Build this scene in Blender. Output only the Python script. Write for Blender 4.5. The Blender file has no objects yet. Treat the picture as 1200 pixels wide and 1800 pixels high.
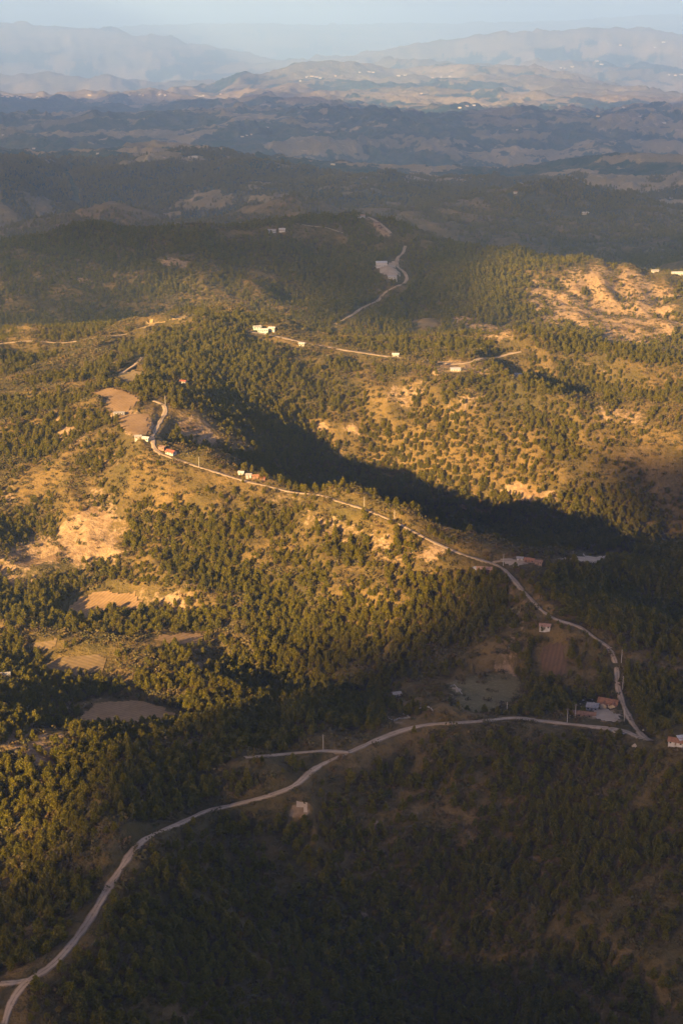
import bpy, math, random
import numpy as np
rng = np.random.default_rng(7)
random.seed(7)
S = bpy.context.scene
C = bpy.context.collection

# ------------------------------------------------------------------ camera, sky, sun, exposure
W0, H0, F = 1200.0, 1800.0, 2473.0
PITCH = math.radians(19.2)
cam_d = bpy.data.cameras.new("camera"); cam = bpy.data.objects.new("camera", cam_d); C.objects.link(cam)
cam_d.sensor_fit = 'VERTICAL'; cam_d.sensor_height = 24.0; cam_d.lens = 24.0 * F / H0
cam_d.clip_start = 1.0; cam_d.clip_end = 300000.0
cam.location = (0, 0, 0); cam.rotation_euler = (math.radians(90) - PITCH, 0, 0)
S.camera = cam

SUN_EL, SUN_AZ = math.radians(17.0), math.radians(40.0)    # light travels towards +Y, turned AZ towards +X
sun_to = np.array([math.sin(SUN_AZ) * math.cos(SUN_EL), math.cos(SUN_AZ) * math.cos(SUN_EL), -math.sin(SUN_EL)])
w = bpy.data.worlds.new("World"); S.world = w; w.use_nodes = True
nt = w.node_tree
sky = nt.nodes.new('ShaderNodeTexSky'); sky.sky_type = 'NISHITA'; sky.sun_disc = False
sky.sun_elevation = SUN_EL; sky.sun_rotation = math.radians(180) + SUN_AZ
sky.altitude = 1500; sky.dust_density = 1.5; sky.air_density = 1.0; sky.ozone_density = 1.5
bg = nt.nodes['Background']; bg.inputs['Strength'].default_value = 0.057
tint = nt.nodes.new('ShaderNodeMix'); tint.data_type = 'RGBA'; tint.blend_type = 'MULTIPLY'; tint.inputs[0].default_value = 1.0
tint.inputs[7].default_value = (1.38, 0.96, 1.06, 1.0)      # dusty lavender evening air
nt.links.new(sky.outputs[0], tint.inputs[6]); nt.links.new(tint.outputs[2], bg.inputs['Color'])
sd = bpy.data.lights.new("sun", 'SUN'); so = bpy.data.objects.new("sun", sd); C.objects.link(so)
sd.energy = 5.0; sd.angle = math.radians(0.53); sd.color = (1.0, 0.66, 0.27)
so.location = (-3000, -3500, 1500)
from mathutils import Vector
so.rotation_euler = Vector(sun_to).to_track_quat('-Z', 'Y').to_euler()
S.view_settings.view_transform = 'Standard'; S.view_settings.look = 'None'
S.view_settings.gamma = 1.0; S.view_settings.use_curve_mapping = False
S.view_settings.exposure = 2.15
S.render.engine = 'CYCLES'
S.cycles.max_bounces = 6; S.cycles.diffuse_bounces = 2; S.cycles.glossy_bounces = 1
S.cycles.transmission_bounces = 2; S.cycles.volume_bounces = 1; S.cycles.transparent_max_bounces = 64
S.cycles.use_denoising = True
HAZE = 4.2e-5
HAZE_COL = (0.42, 0.66, 1.0)

# ------------------------------------------------------------------ tagging
def tag(o, label=None, cat=None, group=None, kind=None):
    if label: o['label'] = label
    if cat: o['category'] = cat
    if group: o['group'] = group
    if kind: o['kind'] = kind
    return o

def mesh_np(name, verts, faces, mats=(), smooth=False, parent=None):
    """faces: (n,k) array with k = 3 or 4, or list of lists"""
    me = bpy.data.meshes.new(name)
    if isinstance(faces, np.ndarray):
        v = np.asarray(verts, dtype=np.float32); k = faces.shape[1]; n = len(faces)
        me.vertices.add(len(v)); me.vertices.foreach_set('co', v.ravel())
        me.loops.add(n * k); me.loops.foreach_set('vertex_index', faces.astype(np.int32).ravel())
        me.polygons.add(n)
        me.polygons.foreach_set('loop_start', np.arange(0, n * k, k, dtype=np.int32))
        me.polygons.foreach_set('loop_total', np.full(n, k, dtype=np.int32))
        me.update(calc_edges=True)
    else:
        me.from_pydata([tuple(p) for p in verts], [], [tuple(f) for f in faces]); me.update()
    for m in mats: me.materials.append(m)
    if smooth: me.polygons.foreach_set('use_smooth', np.ones(len(me.polygons), dtype=bool))
    o = bpy.data.objects.new(name, me); C.objects.link(o)
    if parent: o.parent = parent
    return o

def empty(name, loc, rz=0.0, parent=None):
    o = bpy.data.objects.new(name, None); C.objects.link(o); o.location = loc
    o.rotation_euler = (0, 0, rz); o.empty_display_size = 2
    if parent: o.parent = parent
    return o

# ------------------------------------------------------------------ noise
def _hash(ix, iy, seed):
    h = (ix * 374761393 + iy * 668265263 + seed * 1274126177) & 0xFFFFFFFF
    h = ((h ^ (h >> 13)) * 1274126177) & 0xFFFFFFFF
    return ((h ^ (h >> 16)) & 0xFFFFFF) / float(0xFFFFFF)

def gnoise(x, y, seed=0):
    xi = np.floor(x).astype(np.int64); yi = np.floor(y).astype(np.int64)
    xf = x - xi; yf = y - yi
    u = xf * xf * xf * (xf * (xf * 6 - 15) + 10); v = yf * yf * yf * (yf * (yf * 6 - 15) + 10)
    def g(dx, dy):
        a = _hash(xi + dx, yi + dy, seed) * 2 * math.pi
        return np.cos(a) * (xf - dx) + np.sin(a) * (yf - dy)
    n00, n10, n01, n11 = g(0, 0), g(1, 0), g(0, 1), g(1, 1)
    return ((n00 * (1 - u) + n10 * u) * (1 - v) + (n01 * (1 - u) + n11 * u) * v) * 1.4

def fbm(x, y, wl, octs=3, seed=0, gain=0.5):
    s = 0; a = 1.0; t = 0
    for i in range(octs):
        s = s + a * gnoise(x / wl, y / wl, seed + i * 17); t += a; a *= gain; wl *= 0.5
    return s / t

def sstep(a, b, x):
    t = np.clip((x - a) / (b - a), 0, 1); return t * t * (3 - 2 * t)

# ------------------------------------------------------------------ projection helpers
cP, sP = math.cos(PITCH), math.sin(PITCH)
def ray(px, py):
    px = np.asarray(px, float); py = np.asarray(py, float)
    up = 900.0 - py
    return px - 600.0, F * cP + up * sP, -F * sP + up * cP
def proj(x, y, z):
    d = y * cP - z * sP; u = y * sP + z * cP
    d = np.maximum(d, 1e-3)
    return 600 + F * x / d, 900 - F * u / d

# ------------------------------------------------------------------ terrain control points
# (px, py, h): h < 0 is the height in metres under the eye, h > 0 the distance; (px, py, Y, z) is a point behind a crest
NEAR = """
20,1770,-432 60,1715,-430 150,1630,-428 215,1520,-428 245,1475,-430 350,1430,-436 500,1392,-442 560,1350,-446
650,1305,-446 780,1270,-442 920,1265,-440 1000,1272,-440 1080,1282,-436 1140,1300,-434 1200,1300,-430
0,1600,-448 80,1500,-444 0,1400,-446 100,1350,-448 0,1280,-450 130,1292,-453 260,1305,-458 400,1335,-452
300,1600,-452 400,1550,-460 300,1800,-462 450,1700,-482 500,1500,-466 550,1620,-490 600,1450,-464 650,1550,-490
700,1450,-475 700,1650,-508 760,1800,-535 600,1800,-518 800,1550,-500 820,1400,-466 900,1500,-486 900,1650,-502
950,1800,-512 1000,1400,-462 1050,1550,-482 1100,1700,-492 1200,1500,-462 1200,1650,-478 1200,1800,-496 1100,1380,-452
0,2000,-450 400,2000,-505 700,2000,-570 1200,2000,-525
200,1250,-488 100,1160,-485 0,1140,-484 0,1220,-480 330,1150,-487 400,1230,-500 520,1230,-510 620,1260,-500
560,1180,-506 700,1222,-480 800,1210,-468 880,1180,-460 860,1240,-456 720,1150,-486 800,1100,-466 960,1150,-455
900,1070,-450 970,1190,-455 300,1100,-484
230,650,-385 225,690,-390 290,710,-396 270,790,-398 330,815,-404 400,835,-408 490,846,-409 540,858,-411 590,869,-412 640,882,-414 680,898,-416 712,915,-418
760,943,-421 810,970,-424 860,990,-430 915,1035,-434 960,1090,-440 1040,1120,-442 1075,1140,-442 1090,1220,-438
200,900,-442 100,850,-432 0,800,-425 0,900,-450 0,1000,-470 150,1000,-474 200,1045,-480 100,1060,-482 300,1060,-480
380,1100,-484 300,950,-456 400,950,-452 500,1000,-462 450,1080,-478 600,1000,-452 600,1100,-480 700,1050,-456
100,740,-403 50,690,-398 0,720,-408 150,680,-390 500,920,-436 620,950,-438 300,870,-422
0,596,-390 100,588,-386 200,580,-380 270,556,-376 330,546,-373 400,543,-374 450,566,-383 480,574,-386 550,597,-396
650,612,-403 720,623,-406 800,629,-403 850,623,-400 905,604,-398 0,618,-394 100,612,-391 200,606,-387 450,590,-390 550,618,-402 650,636,-409 750,648,-412
945,588,-395 1000,598,-399 1100,635,-415 1200,665,-425
870,650,-402 950,665,-408 1050,680,-412 1130,690,-414 1200,700,-416
430,690,-414 480,740,-436 520,765,-452 560,790,-470 640,830,-492 740,860,-507 850,900,-517 960,940,-527 1080,950,-532 1200,930,-540
550,680,-415 650,700,-425 700,680,-413 750,750,-442 850,750,-440 850,820,-476 1000,750,-440 1000,830,-478 1100,780,-455
1200,780,-450 1200,850,-492 600,740,-440
1040,985,-450 1200,1000,-472 1200,1100,-470 1150,1200,-452 1200,1250,-440 1100,1080,-467 980,985,-452
350,740,-404 400,780,-422 330,640,-393 400,620,-388 350,700,-398 0,650,-395
0,575,2400 200,570,2400 450,560,2420 300,490,2560 0,500,2560 450,520,2480 150,450,2680
0,430,2720 130,402,2780 220,410,2740 300,398,2800 400,410,2780 500,403,2800 560,385,2880 640,378,2950
700,400,2850 712,435,2720 700,470,2600 690,500,2520 640,540,2400 590,570,2300
540,530,2560 560,470,2760 800,428,2800 900,450,2700 1000,457,2620 1100,470,2600 1200,483,2600
780,570,2350 740,500,2570 850,500,2520 880,560,2320 1050,520,2440 1100,600,2220 1200,560,2340 950,540,2370 850,610,2150 1200,640,2080
60,392,3700 130,370,3750 200,360,3800 270,372,3800 335,395,3800 380,392,3700 440,365,3700 510,353,3700 580,370,3700
620,385,3900 700,362,4200 850,347,4300 960,328,4300 1050,347,4200 1200,388,4000
900,420,3500 1100,430,3500 1200,460,3250 800,400,3700 1000,380,3950
0,340,4500 300,330,4700 450,335,4600 0,275,5600 150,275,5600 280,268,5800 400,300,5300 600,330,5000 750,335,5000
900,300,5600 1100,290,5700 1200,300,5600
0,240,6800 100,262,6500 280,258,6800 450,240,7200 640,245,7200 850,235,7500 1000,215,8200 1200,220,8000
0,175,11000 120,178,11000 250,170,11500 400,160,12000 470,140,12000 560,115,12500 600,122,12500 680,135,12500
740,150,12000 820,130,12500 870,120,13000 950,130,12500 1000,150,11500 1080,175,11000 1200,190,10500
560,170,10500 650,180,10000 750,190,9700 800,170,10500 900,180,10000 400,200,9000 200,215,8500 100,200,9200
640,120,15000 740,106,15500 790,118,15500 960,112,16000 1050,105,16500 1200,125,16000
0,140,17000 60,135,17000 170,160,15000 330,152,16000
600,112,20000 680,95,20500 760,95,21000 830,72,22000 930,57,22500 1030,48,23000 1100,52,23000 1200,72,21000
0,40,34000 100,42,34000 220,50,33000 280,65,32000 330,80,31000 450,100,30000 560,118,28000
0,90,28000 150,110,26000
300,55,46000 480,50,46000 600,72,46000 740,82,46000 930,50,48000 1020,42,48000 1080,55,50000 1150,38,52000 1200,26,54000
"""
HID = """
1000,660,1700,-468 1100,680,1680,-474 1200,700,1655,-480 920,650,1750,-448 1300,700,1640,-480 1050,670,1690,-470 1150,690,1668,-477 960,655,1720,-460
400,820,1400,-440 500,840,1360,-455 600,860,1320,-472 700,890,1290,-487 800,930,1250,-495 900,960,1300,-505
1000,1000,1260,-495 620,850,1430,-500 760,880,1420,-512 880,920,1400,-520
0,600,2150,-500 300,560,2150,-495 600,600,2100,-500 900,600,2050,-490 1200,640,1960,-490
0,410,3250,-585 200,380,3250,-575 400,390,3250,-575 600,380,3350,-560 800,430,3250,-590 1000,450,3150,-590 1200,480,3100,-600 0,410,3000,-515 200,400,3050,-505 400,400,3060,-505 800,430,3000,-525 -300,430,3000,-515
0,390,4200,-660 200,360,4200,-640 400,360,4200,-640 900,330,4900,-600 1200,380,4600,-600
0,270,6200,-720 300,265,6300,-730 600,300,6000,-730 900,290,6500,-750 1200,290,6600,-750
0,170,14000,-900 300,170,14000,-900 600,120,14000,-700 900,120,14300,-700 1200,190,13000,-760
200,120,21000,-1300 600,110,18000,-900 900,110,18500,-850 1200,110,18500,-900
500,110,38000,-1600 200,60,40000,-1600 900,60,35000,-1500 1200,60,35000,-1400
0,60,90000,-1500 600,60,90000,-1500 1200,60,90000,-1500
"""
def stretch(Y):
    t = min(max((math.log(Y) - math.log(4200)) / (math.log(13000) - math.log(4200)), 0), 1)
    u = min(max((math.log(Y) - math.log(14000)) / (math.log(36000) - math.log(14000)), 0), 1)
    return Y * (1.22 + 1.05 * t * t * (3 - 2 * t)) * (1 - .34 * u)
def build_ctrl():
    P = []
    for tok in NEAR.split():
        a = [float(q) for q in tok.split(',')]
        px, py, h = a
        dx, dy, dz = ray(px, py)
        Y = h if h > 0 else h * dy / dz
        if h > 3300: Y = stretch(Y)
        reps = [px]
        if px == 0: reps.append(-450.0)
        if px == 1200: reps.append(1650.0)
        for q in reps:
            dx = q - 600.0
            P.append((dx / dy, math.log(Y), dz / dy))
    for tok in HID.split():
        px, py, Y, z = [float(q) for q in tok.split(',')]
        if Y > 3200: q_ = stretch(Y) / Y; Y *= q_; z *= q_
        reps = [px]
        if px == 0: reps.append(-450.0)
        if px == 1200: reps.append(1650.0)
        dx, dy, dz = ray(px, py)
        for q in reps:
            P.append(((q - 600.0) / dy, math.log(Y), z / Y))
    return np.array(P)
CP = build_ctrl()
def kern(r): return r
def fit():
    n = len(CP)
    X = CP[:, :2]; r = np.hypot(X[:, None, 0] - X[None, :, 0], X[:, None, 1] - X[None, :, 1])
    K = kern(r) - 0.002 * np.eye(n) * 1.0
    Pm = np.c_[np.ones(n), X]
    A = np.block([[K, Pm], [Pm.T, np.zeros((3, 3))]])
    return np.linalg.solve(A, np.r_[CP[:, 2], 0, 0, 0])
WT = fit()

# terrain sheet: finer close to the eye, coarser far away
NA, NR = 760, 1300
A0, A1 = -0.46, 0.46            # x / y
L0, L1 = math.log(330.0), math.log(210000.0)
ga = np.linspace(A0, A1, NA)
# rows: finer between 600 m and 6 km
lt = np.linspace(0, 1, NR)
lnY = np.interp(lt, [0, 0.05, 0.62, 0.90, 1.0], [L0, math.log(520), math.log(6500), math.log(32000), L1])
k_ = np.ones(41) / 41.0
lnY = np.interp(np.arange(NR), np.arange(NR), np.convolve(np.pad(lnY, 20, mode='reflect', reflect_type='odd'), k_, mode='valid'))
AA, LL = np.meshgrid(ga, lnY)
YY = np.exp(LL); XX = AA * YY

def rbf(a, l):
    out = np.empty(a.size); a = a.ravel(); l = l.ravel()
    n = len(CP)
    for s in range(0, a.size, 20000):
        e = min(s + 20000, a.size)
        r = np.hypot(a[s:e, None] - CP[None, :, 0], l[s:e, None] - CP[None, :, 1])
        out[s:e] = r @ WT[:n] + WT[n] + WT[n + 1] * a[s:e] + WT[n + 2] * l[s:e]
    return out
# evaluate on a coarse grid then interpolate bilinearly (smooth field)
cs = 3
ca = np.linspace(A0, A1, NA // cs + 1); cl_i = np.linspace(0, NR - 1, NR // cs + 1)
cl = np.interp(cl_i, np.arange(NR), lnY)
cA, cL = np.meshgrid(ca, cl)
cT = rbf(cA, cL).reshape(cA.shape)
def bil(grid, fi, fj):
    i0 = np.clip(np.floor(fi).astype(int), 0, grid.shape[0] - 2); j0 = np.clip(np.floor(fj).astype(int), 0, grid.shape[1] - 2)
    di = np.clip(fi - i0, 0, 1); dj = np.clip(fj - j0, 0, 1)
    return (grid[i0, j0] * (1 - di) * (1 - dj) + grid[i0 + 1, j0] * di * (1 - dj) + grid[i0, j0 + 1] * (1 - di) * dj + grid[i0 + 1, j0 + 1] * di * dj)
fi = np.interp(np.arange(NR), cl_i, np.arange(len(cl_i)))[:, None] * np.ones((1, NA))
fj = (np.linspace(0, 1, NA) * (len(ca) - 1))[None, :] * np.ones((NR, 1))
T = bil(cT, fi, fj)
ZZ = T * YY

# relief: gullies and spurs whose size grows with distance
def relief(x, y):
    out = np.zeros_like(x); D = y
    kf = sstep(3500, 9000, y)
    wx = x + kf * 700 * gnoise(x / 3400, y / 3400, 93) + kf * 220 * gnoise(x / 1100, y / 1100, 95) + 60 * gnoise(x / 260, y / 260, 91); wy = y + kf * 700 * gnoise(x / 3400, y / 3400, 94) + kf * 220 * gnoise(x / 1100, y / 1100, 96) + 60 * gnoise(x / 260, y / 260, 92)
    for i, (wl, amp) in enumerate([(11000, 420), (5200, 210), (2600, 120), (1300, 62), (620, 30), (300, 19), (150, 13), (72, 6.2), (34, 2.3), (15, 0.8)]):
        vis = sstep(1.3, 3.2, D / wl) * (sstep(3100, 5600, D) if wl > 500 else 1) if wl > 200 else sstep(1.0, 3.0, D / wl)
        far = 1 - sstep(75, 170, D / wl)
        k = vis * far
        if not np.any(k > 0): continue
        n = gnoise(wx / wl + 3.1 * i, wy / wl - 7.7 * i, 40 + i)
        rd = 0.62 - np.abs(n) * 2.0 if wl > 60 else n
        out = out + amp * k * rd * (0.55 if wl > 200 else 1.0) * (1 + .9 * sstep(3600, 6500, D) * (wl < 2000)) * (1 + 1.0 * sstep(8000, 16000, D) * (wl < 3000)) * (1 - .3 * sstep(14000, 22000, D) * (wl > 3000))
    return out
ZZ = ZZ + relief(XX, YY) * 0.9

def fij(x, y):
    y = np.maximum(y, 331.0)
    i = np.interp(np.log(y), lnY, np.arange(NR)); j = (x / y - A0) / (A1 - A0) * (NA - 1)
    return i, np.clip(j, 0, NA - 1)
def Hh(x, y):
    x = np.asarray(x, float); y = np.asarray(y, float)
    i, j = fij(x, y); return bil(ZZ, i, j)
_ys = np.exp(np.linspace(math.log(400), math.log(200000), 6000))
def hit(px, py, ymin=0):
    dx, dy, dz = ray(px, py)
    x = _ys * dx / dy; z = _ys * dz / dy; h = Hh(x, _ys)
    ok = np.nonzero((z <= h) & (_ys > ymin))[0]
    if len(ok) == 0: k = len(_ys) - 1; return np.array([x[k], _ys[k], h[k]])
    k = ok[0]
    if k > 0:
        d0 = z[k - 1] - h[k - 1]; d1 = z[k] - h[k]; t = d0 / (d0 - d1 + 1e-9); Y = _ys[k - 1] + (_ys[k] - _ys[k - 1]) * min(max(t, 0), 1)
    else: Y = _ys[k]
    X = Y * dx / dy
    return np.array([float(X), float(Y), float(Hh(X, Y))])

# ------------------------------------------------------------------ roads, traced then draped on the ground
RW = .8
ROADS = [  # width m, name, label, points
 (5.2, "(8,1800) (15,1765) (30,1738) (52,1722)"),
 (4.6, "(0,1728) (25,1728) (52,1722)"),
 (5.2, "(52,1722) (95,1698) (150,1630) (190,1565) (215,1520) (232,1492) (243,1478) (275,1462) (330,1440) (360,1425) (430,1410) (470,1402) (500,1388) (525,1375) (545,1357) (572,1338) (605,1325) (650,1305) (690,1290) (720,1281) (760,1272) (800,1266) (850,1266) (900,1263) (960,1268) (1000,1273) (1050,1278) (1100,1285) (1140,1300)"),
 (4.0, "(430,1331) (470,1329) (530,1322) (580,1315) (612,1322)"),
 (5.6, "(1142,1302) (1120,1287) (1106,1262) (1092,1235) (1082,1205) (1086,1175) (1080,1155) (1070,1138)"),
 (4.0, "(1070,1138) (1045,1120) (1015,1100) (975,1093) (948,1070) (917,1037)"),
 (5.0, "(917,1037) (902,1018) (882,1000) (865,990)"),
 (4.2, "(865,988) (888,982) (925,990)"),
 (4.6, "(865,990) (845,983) (812,975) (780,962) (745,945) (712,926) (680,910) (640,893) (590,880) (540,868) (480,855) (430,845) (380,830) (340,818) (310,808) (285,798)"),
 (6.5, "(285,798) (270,790) (268,765) (278,745) (293,720) (288,710) (270,704)"),
 (4.5, "(203,662) (222,650) (238,641) (250,628)"),
 (5.0, "(0,604) (80,600) (170,592) (215,590) (245,580)"),
 (6.5, "(440,583) (490,592) (545,607) (600,615) (650,622) (700,628) (760,635) (800,640) (830,637) (870,627) (900,616) (915,618)"),
 (6.5, "(712,432) (708,445) (698,452) (697,468) (712,480) (716,490) (700,502) (672,517) (640,540) (605,560) (588,570)"),
 (7.0, "(632,378) (655,385) (680,402) (686,410)"),
 (9.0, "(120,285) (128,300) (118,318) (134,340) (138,358)"),
 (10.0, "(960,364) (1000,378) (1040,384) (1065,400)"),
 (8.0, "(520,393) (560,398) (605,410)"),
]
def parse(s): return [tuple(float(q) for q in t.strip('()').split(',')) for t in s.split()]
road_paths = []
for wd, s in ROADS:
    pts = parse(s); P3 = []
    for px, py in pts:                       # keep to the near side of a crest: step down the picture until the ground joins on
        h = hit(px, py)
        if P3:
            for k in range(60):
                if abs(math.log(h[1] / P3[-1][1])) < .05 + 2.2 * math.hypot(px - lp[0], py - lp[1]) / 1600: break
                h = hit(px, py + (k // 2 + 1) * (1 if k % 2 == 0 or h[1] > P3[-1][1] else -1))
        P3.append(h); lp = (px, py)
    P3 = np.array(P3)
    if wd > 3 and np.abs(np.diff(np.log(P3[:, 1]))).max() > .12: print('road jump', pts[0], np.round(P3[:, 1]))
    # densify with chord-length catmull style smoothing
    seg = np.r_[0, np.cumsum(np.hypot(*np.diff(P3[:, :2], axis=0).T))]
    n = max(8, int(seg[-1] / 4.0)); t = np.linspace(0, seg[-1], n)
    xy = np.c_[np.interp(t, seg, P3[:, 0]), np.interp(t, seg, P3[:, 1])]
    for _ in range(6):
        xy[1:-1] = (xy[:-2] + 2 * xy[1:-1] + xy[2:]) / 4
    z = Hh(xy[:, 0], xy[:, 1])
    for _ in range(30): z[1:-1] = (z[:-2] + 2 * z[1:-1] + z[2:]) / 4
    road_paths.append((wd * RW if pts[0][1] > 600 else wd, np.c_[xy, z]))
allroad = np.concatenate([np.c_[p, np.full(len(p), wd)] for wd, p in road_paths])

# pads: level ground under buildings (px,py,radius)
def flatten():
    global ZZ
    flat = np.zeros_like(ZZ); tgt = np.zeros_like(ZZ); best = np.full(ZZ.shape, 1e9)
    for p in allroad:
        i, j = fij(p[0], p[1]); i = int(i); j = int(j)
        ri = 14 if p[1] < 2200 else 7; rj = 16 if p[1] < 2200 else 8
        sl = (slice(max(i - ri, 0), i + ri), slice(max(j - rj, 0), j + rj))
        d = np.hypot(XX[sl] - p[0], YY[sl] - p[1])
        b = best[sl]; m = d < b
        best[sl] = np.where(m, d, b); tgt[sl] = np.where(m, p[2], tgt[sl]); flat[sl] = np.where(m, p[3], flat[sl])
    k = 1 - sstep(0.75, 2.4, best / np.maximum(flat, 1e-3) - 0.0)
    k = np.where(best < 1e8, k, 0)
    ZZ = ZZ * (1 - k) + (tgt - 0.35) * k
flatten()

FIELDS = [
 ('M_straw', "(203,662) (236,643) (262,658) (228,674)", 'bright straw-coloured field beside the hilltop track'),
 ('M_tan', "(165,690) (200,683) (235,693) (246,706) (234,730) (196,730)", 'pale brown yard on the hilltop left of the road'),
 ('M_tan', "(205,737) (268,728) (264,765) (240,766) (222,760)", 'brown ploughed plot beside the hilltop road'),
 ('M_tan', "(105,1075) (135,1045) (185,1030) (225,1033) (250,1052) (255,1070) (190,1078) (150,1090)", 'tan field at the foot of the rocky slope'),
 ('M_grey', "(300,1073) (322,1073) (330,1080) (312,1086)", 'small pale clearing between the valley trees'),
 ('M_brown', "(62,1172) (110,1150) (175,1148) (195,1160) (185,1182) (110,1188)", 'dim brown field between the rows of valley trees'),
 ('M_tan', "(125,1268) (170,1235) (230,1226) (285,1240) (330,1262) (300,1276) (200,1280)", 'long brown field streaked by tree shadows'),
 ('M_tan', "(262,1120) (350,1112) (368,1120) (350,1131) (285,1134)", 'narrow tan field behind the valley trees'),
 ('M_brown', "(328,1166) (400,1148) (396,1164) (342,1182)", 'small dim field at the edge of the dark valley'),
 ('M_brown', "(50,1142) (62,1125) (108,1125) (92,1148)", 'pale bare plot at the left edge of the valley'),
 ('M_gold', "(780,1204) (835,1180) (890,1167) (915,1184) (922,1222) (900,1254) (850,1252) (800,1240)", 'dry grass field inside the bend above the road'),
 ('M_redd', "(952,1124) (990,1120) (1002,1180) (978,1196) (946,1175)", 'reddish brown field among dark trees'),
 ('M_gold', "(878,1072) (910,1065) (926,1078) (892,1086)", 'small olive clearing below the farm lane'),
 ('M_grey', "(962,987) (1000,979) (1080,969) (1106,973) (1062,985) (1015,1001) (1000,991)", 'long pale field on the dark spur'),
 ('M_brown', "(712,563) (760,560) (776,570) (738,582)", 'brown clearing in the dark woods beyond the ridge'),
 ('M_grey', "(395,411) (500,404) (502,409) (468,413) (400,416)", 'long pale strip on the far wooded crest'),
 ('M_grey', "(655,470) (694,452) (700,480) (712,488) (698,498) (682,490)", 'pale farmyard on the wooded spur'),
 ('M_straw', "(232,586) (262,561) (300,556) (332,553) (330,561) (282,567) (258,582)", 'pale yellow fields along the crest'),
 ('M_straw', "(784,646) (818,641) (822,652) (792,660)", 'bright straw yard below the crest road'),
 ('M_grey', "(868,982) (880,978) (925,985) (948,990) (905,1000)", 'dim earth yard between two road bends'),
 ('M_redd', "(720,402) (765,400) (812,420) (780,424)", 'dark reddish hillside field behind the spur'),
 ('M_grey', "(890,658) (915,660) (925,666) (905,666)", 'pale strip of bare ground under the right crest'),
 ('M_grey', "(508,1422) (530,1412) (550,1420) (545,1432) (515,1438)", 'pale dug-out earth patch below the road'),
 ('M_grey', "(1040,1248) (1070,1248) (1095,1270) (1075,1276) (1030,1262)", 'trampled pale yard before the tiled house'),
 ('M_grey', "(1095,1304) (1125,1304) (1128,1318) (1105,1318)", 'patch of bare earth below the road fork'),
 ('M_grey', "(788,1210) (800,1204) (812,1216) (800,1222)", 'small pale clearing with a low wall'),
 ('M_straw', "(590,752) (625,748) (630,757) (598,764)", 'pale rock cut in the wooded bowl'),
]
field_polys = [np.array([hit(*p)[:2] for p in parse(q[1])]) for q in FIELDS]
def inpoly(x, y, P):
    c = np.zeros(x.shape, bool); n = len(P); j = n - 1
    for i in range(n):
        xi, yi = P[i]; xj, yj = P[j]
        c ^= ((yi > y) != (yj > y)) & (x < (xj - xi) * (y - yi) / (yj - yi + 1e-12) + xi); j = i
    return c
_ok = [i for i, P in enumerate(field_polys) if P[:, 1].max() < P[:, 1].min() * 1.28]      # a plot whose outline would fall on two different slopes is left out
field_polys = [field_polys[i] for i in _ok]; FIELDS = [FIELDS[i] for i in _ok]
for P in field_polys:              # worked land is smoother than the slopes round it
    c = P.mean(0); Q = (P - c) * 1.12 + c
    i0, _ = fij(0, Q[:, 1].min()); i1, _ = fij(0, Q[:, 1].max()); i0 = max(int(i0) - 1, 0); i1 = int(i1) + 2
    sl = slice(i0, i1); m = inpoly(XX[sl], YY[sl], [tuple(q) for q in Q])
    if m.sum() < 6 or c[1] > 2300: continue
    A = np.c_[XX[sl][m] - c[0], YY[sl][m] - c[1], np.ones(m.sum())]; co = np.linalg.lstsq(A, ZZ[sl][m], rcond=None)[0]
    z = ZZ[sl]; z[m] = .8 * (A @ co) + .2 * z[m]; ZZ[sl] = z

# ------------------------------------------------------------------ ground cover masks
def blob(px, py, cx, cy, rx, ry, rot=0.0):
    c, s = math.cos(math.radians(rot)), math.sin(math.radians(rot))
    dx = px - cx; dy = py - cy
    u = (dx * c + dy * s) / rx; v = (-dx * s + dy * c) / ry
    return np.exp(-(u * u + v * v) ** 1.5)
BARE = [ # px,py,rx,ry,rot,strength : open soil and rock
 (165,945,90,72,0,.85),(55,985,85,50,-20,.75),(300,975,130,50,10,.35),(30,1010,60,25,0,.7),(175,890,55,45,0,.5),(20,870,30,30,0,.6),(120,760,40,45,-40,.5),
 (745,978,45,12,25,.9),(775,972,28,9,25,.9),(700,690,70,26,-30,.55),(800,652,60,14,0,.9),(605,757,34,12,0,.8),(920,862,70,16,0,.8),
 (1110,735,110,28,10,.5),(850,710,60,40,0,.4),(1085,540,155,72,12,1.0),(960,500,60,22,10,.6),(60,1320,80,45,0,.6),(270,1055,120,40,0,.42),
 (350,760,70,35,20,.7),(620,945,150,40,20,.5),(760,1400,28,14,0,.4),(860,1330,70,12,0,.4),(722,1430,20,32,20,.5),(662,1450,22,20,-30,.5),(960,1520,12,34,30,.4),(640,1620,10,50,-20,.35),(560,1490,14,30,10,.35),
 (450,1500,50,60,0,.3),(525,1425,34,18,0,.9),(700,1258,60,18,0,.45),(300,458,45,12,0,.6),(110,500,220,16,5,.4),(430,530,150,20,0,.3),
 (850,580,80,20,20,.6),(200,640,80,25,-30,.4),(215,715,45,30,0,.8),(250,745,40,22,0,.8),(1080,1350,90,12,25,.35),
 (1150,800,80,60,0,.3),(420,640,60,20,0,.2),(760,1340,60,25,0,.4),(660,400,40,8,30,.8),(330,730,30,20,0,.6),(880,1205,50,40,0,.5),
 (1060,1255,50,18,0,.6),(100,1430,50,30,0,.3),(440,1430,60,12,0,.3),(930,1560,30,60,30,.25),(700,1600,20,90,0,.2),(1130,730,60,40,0,.3)]
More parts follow.
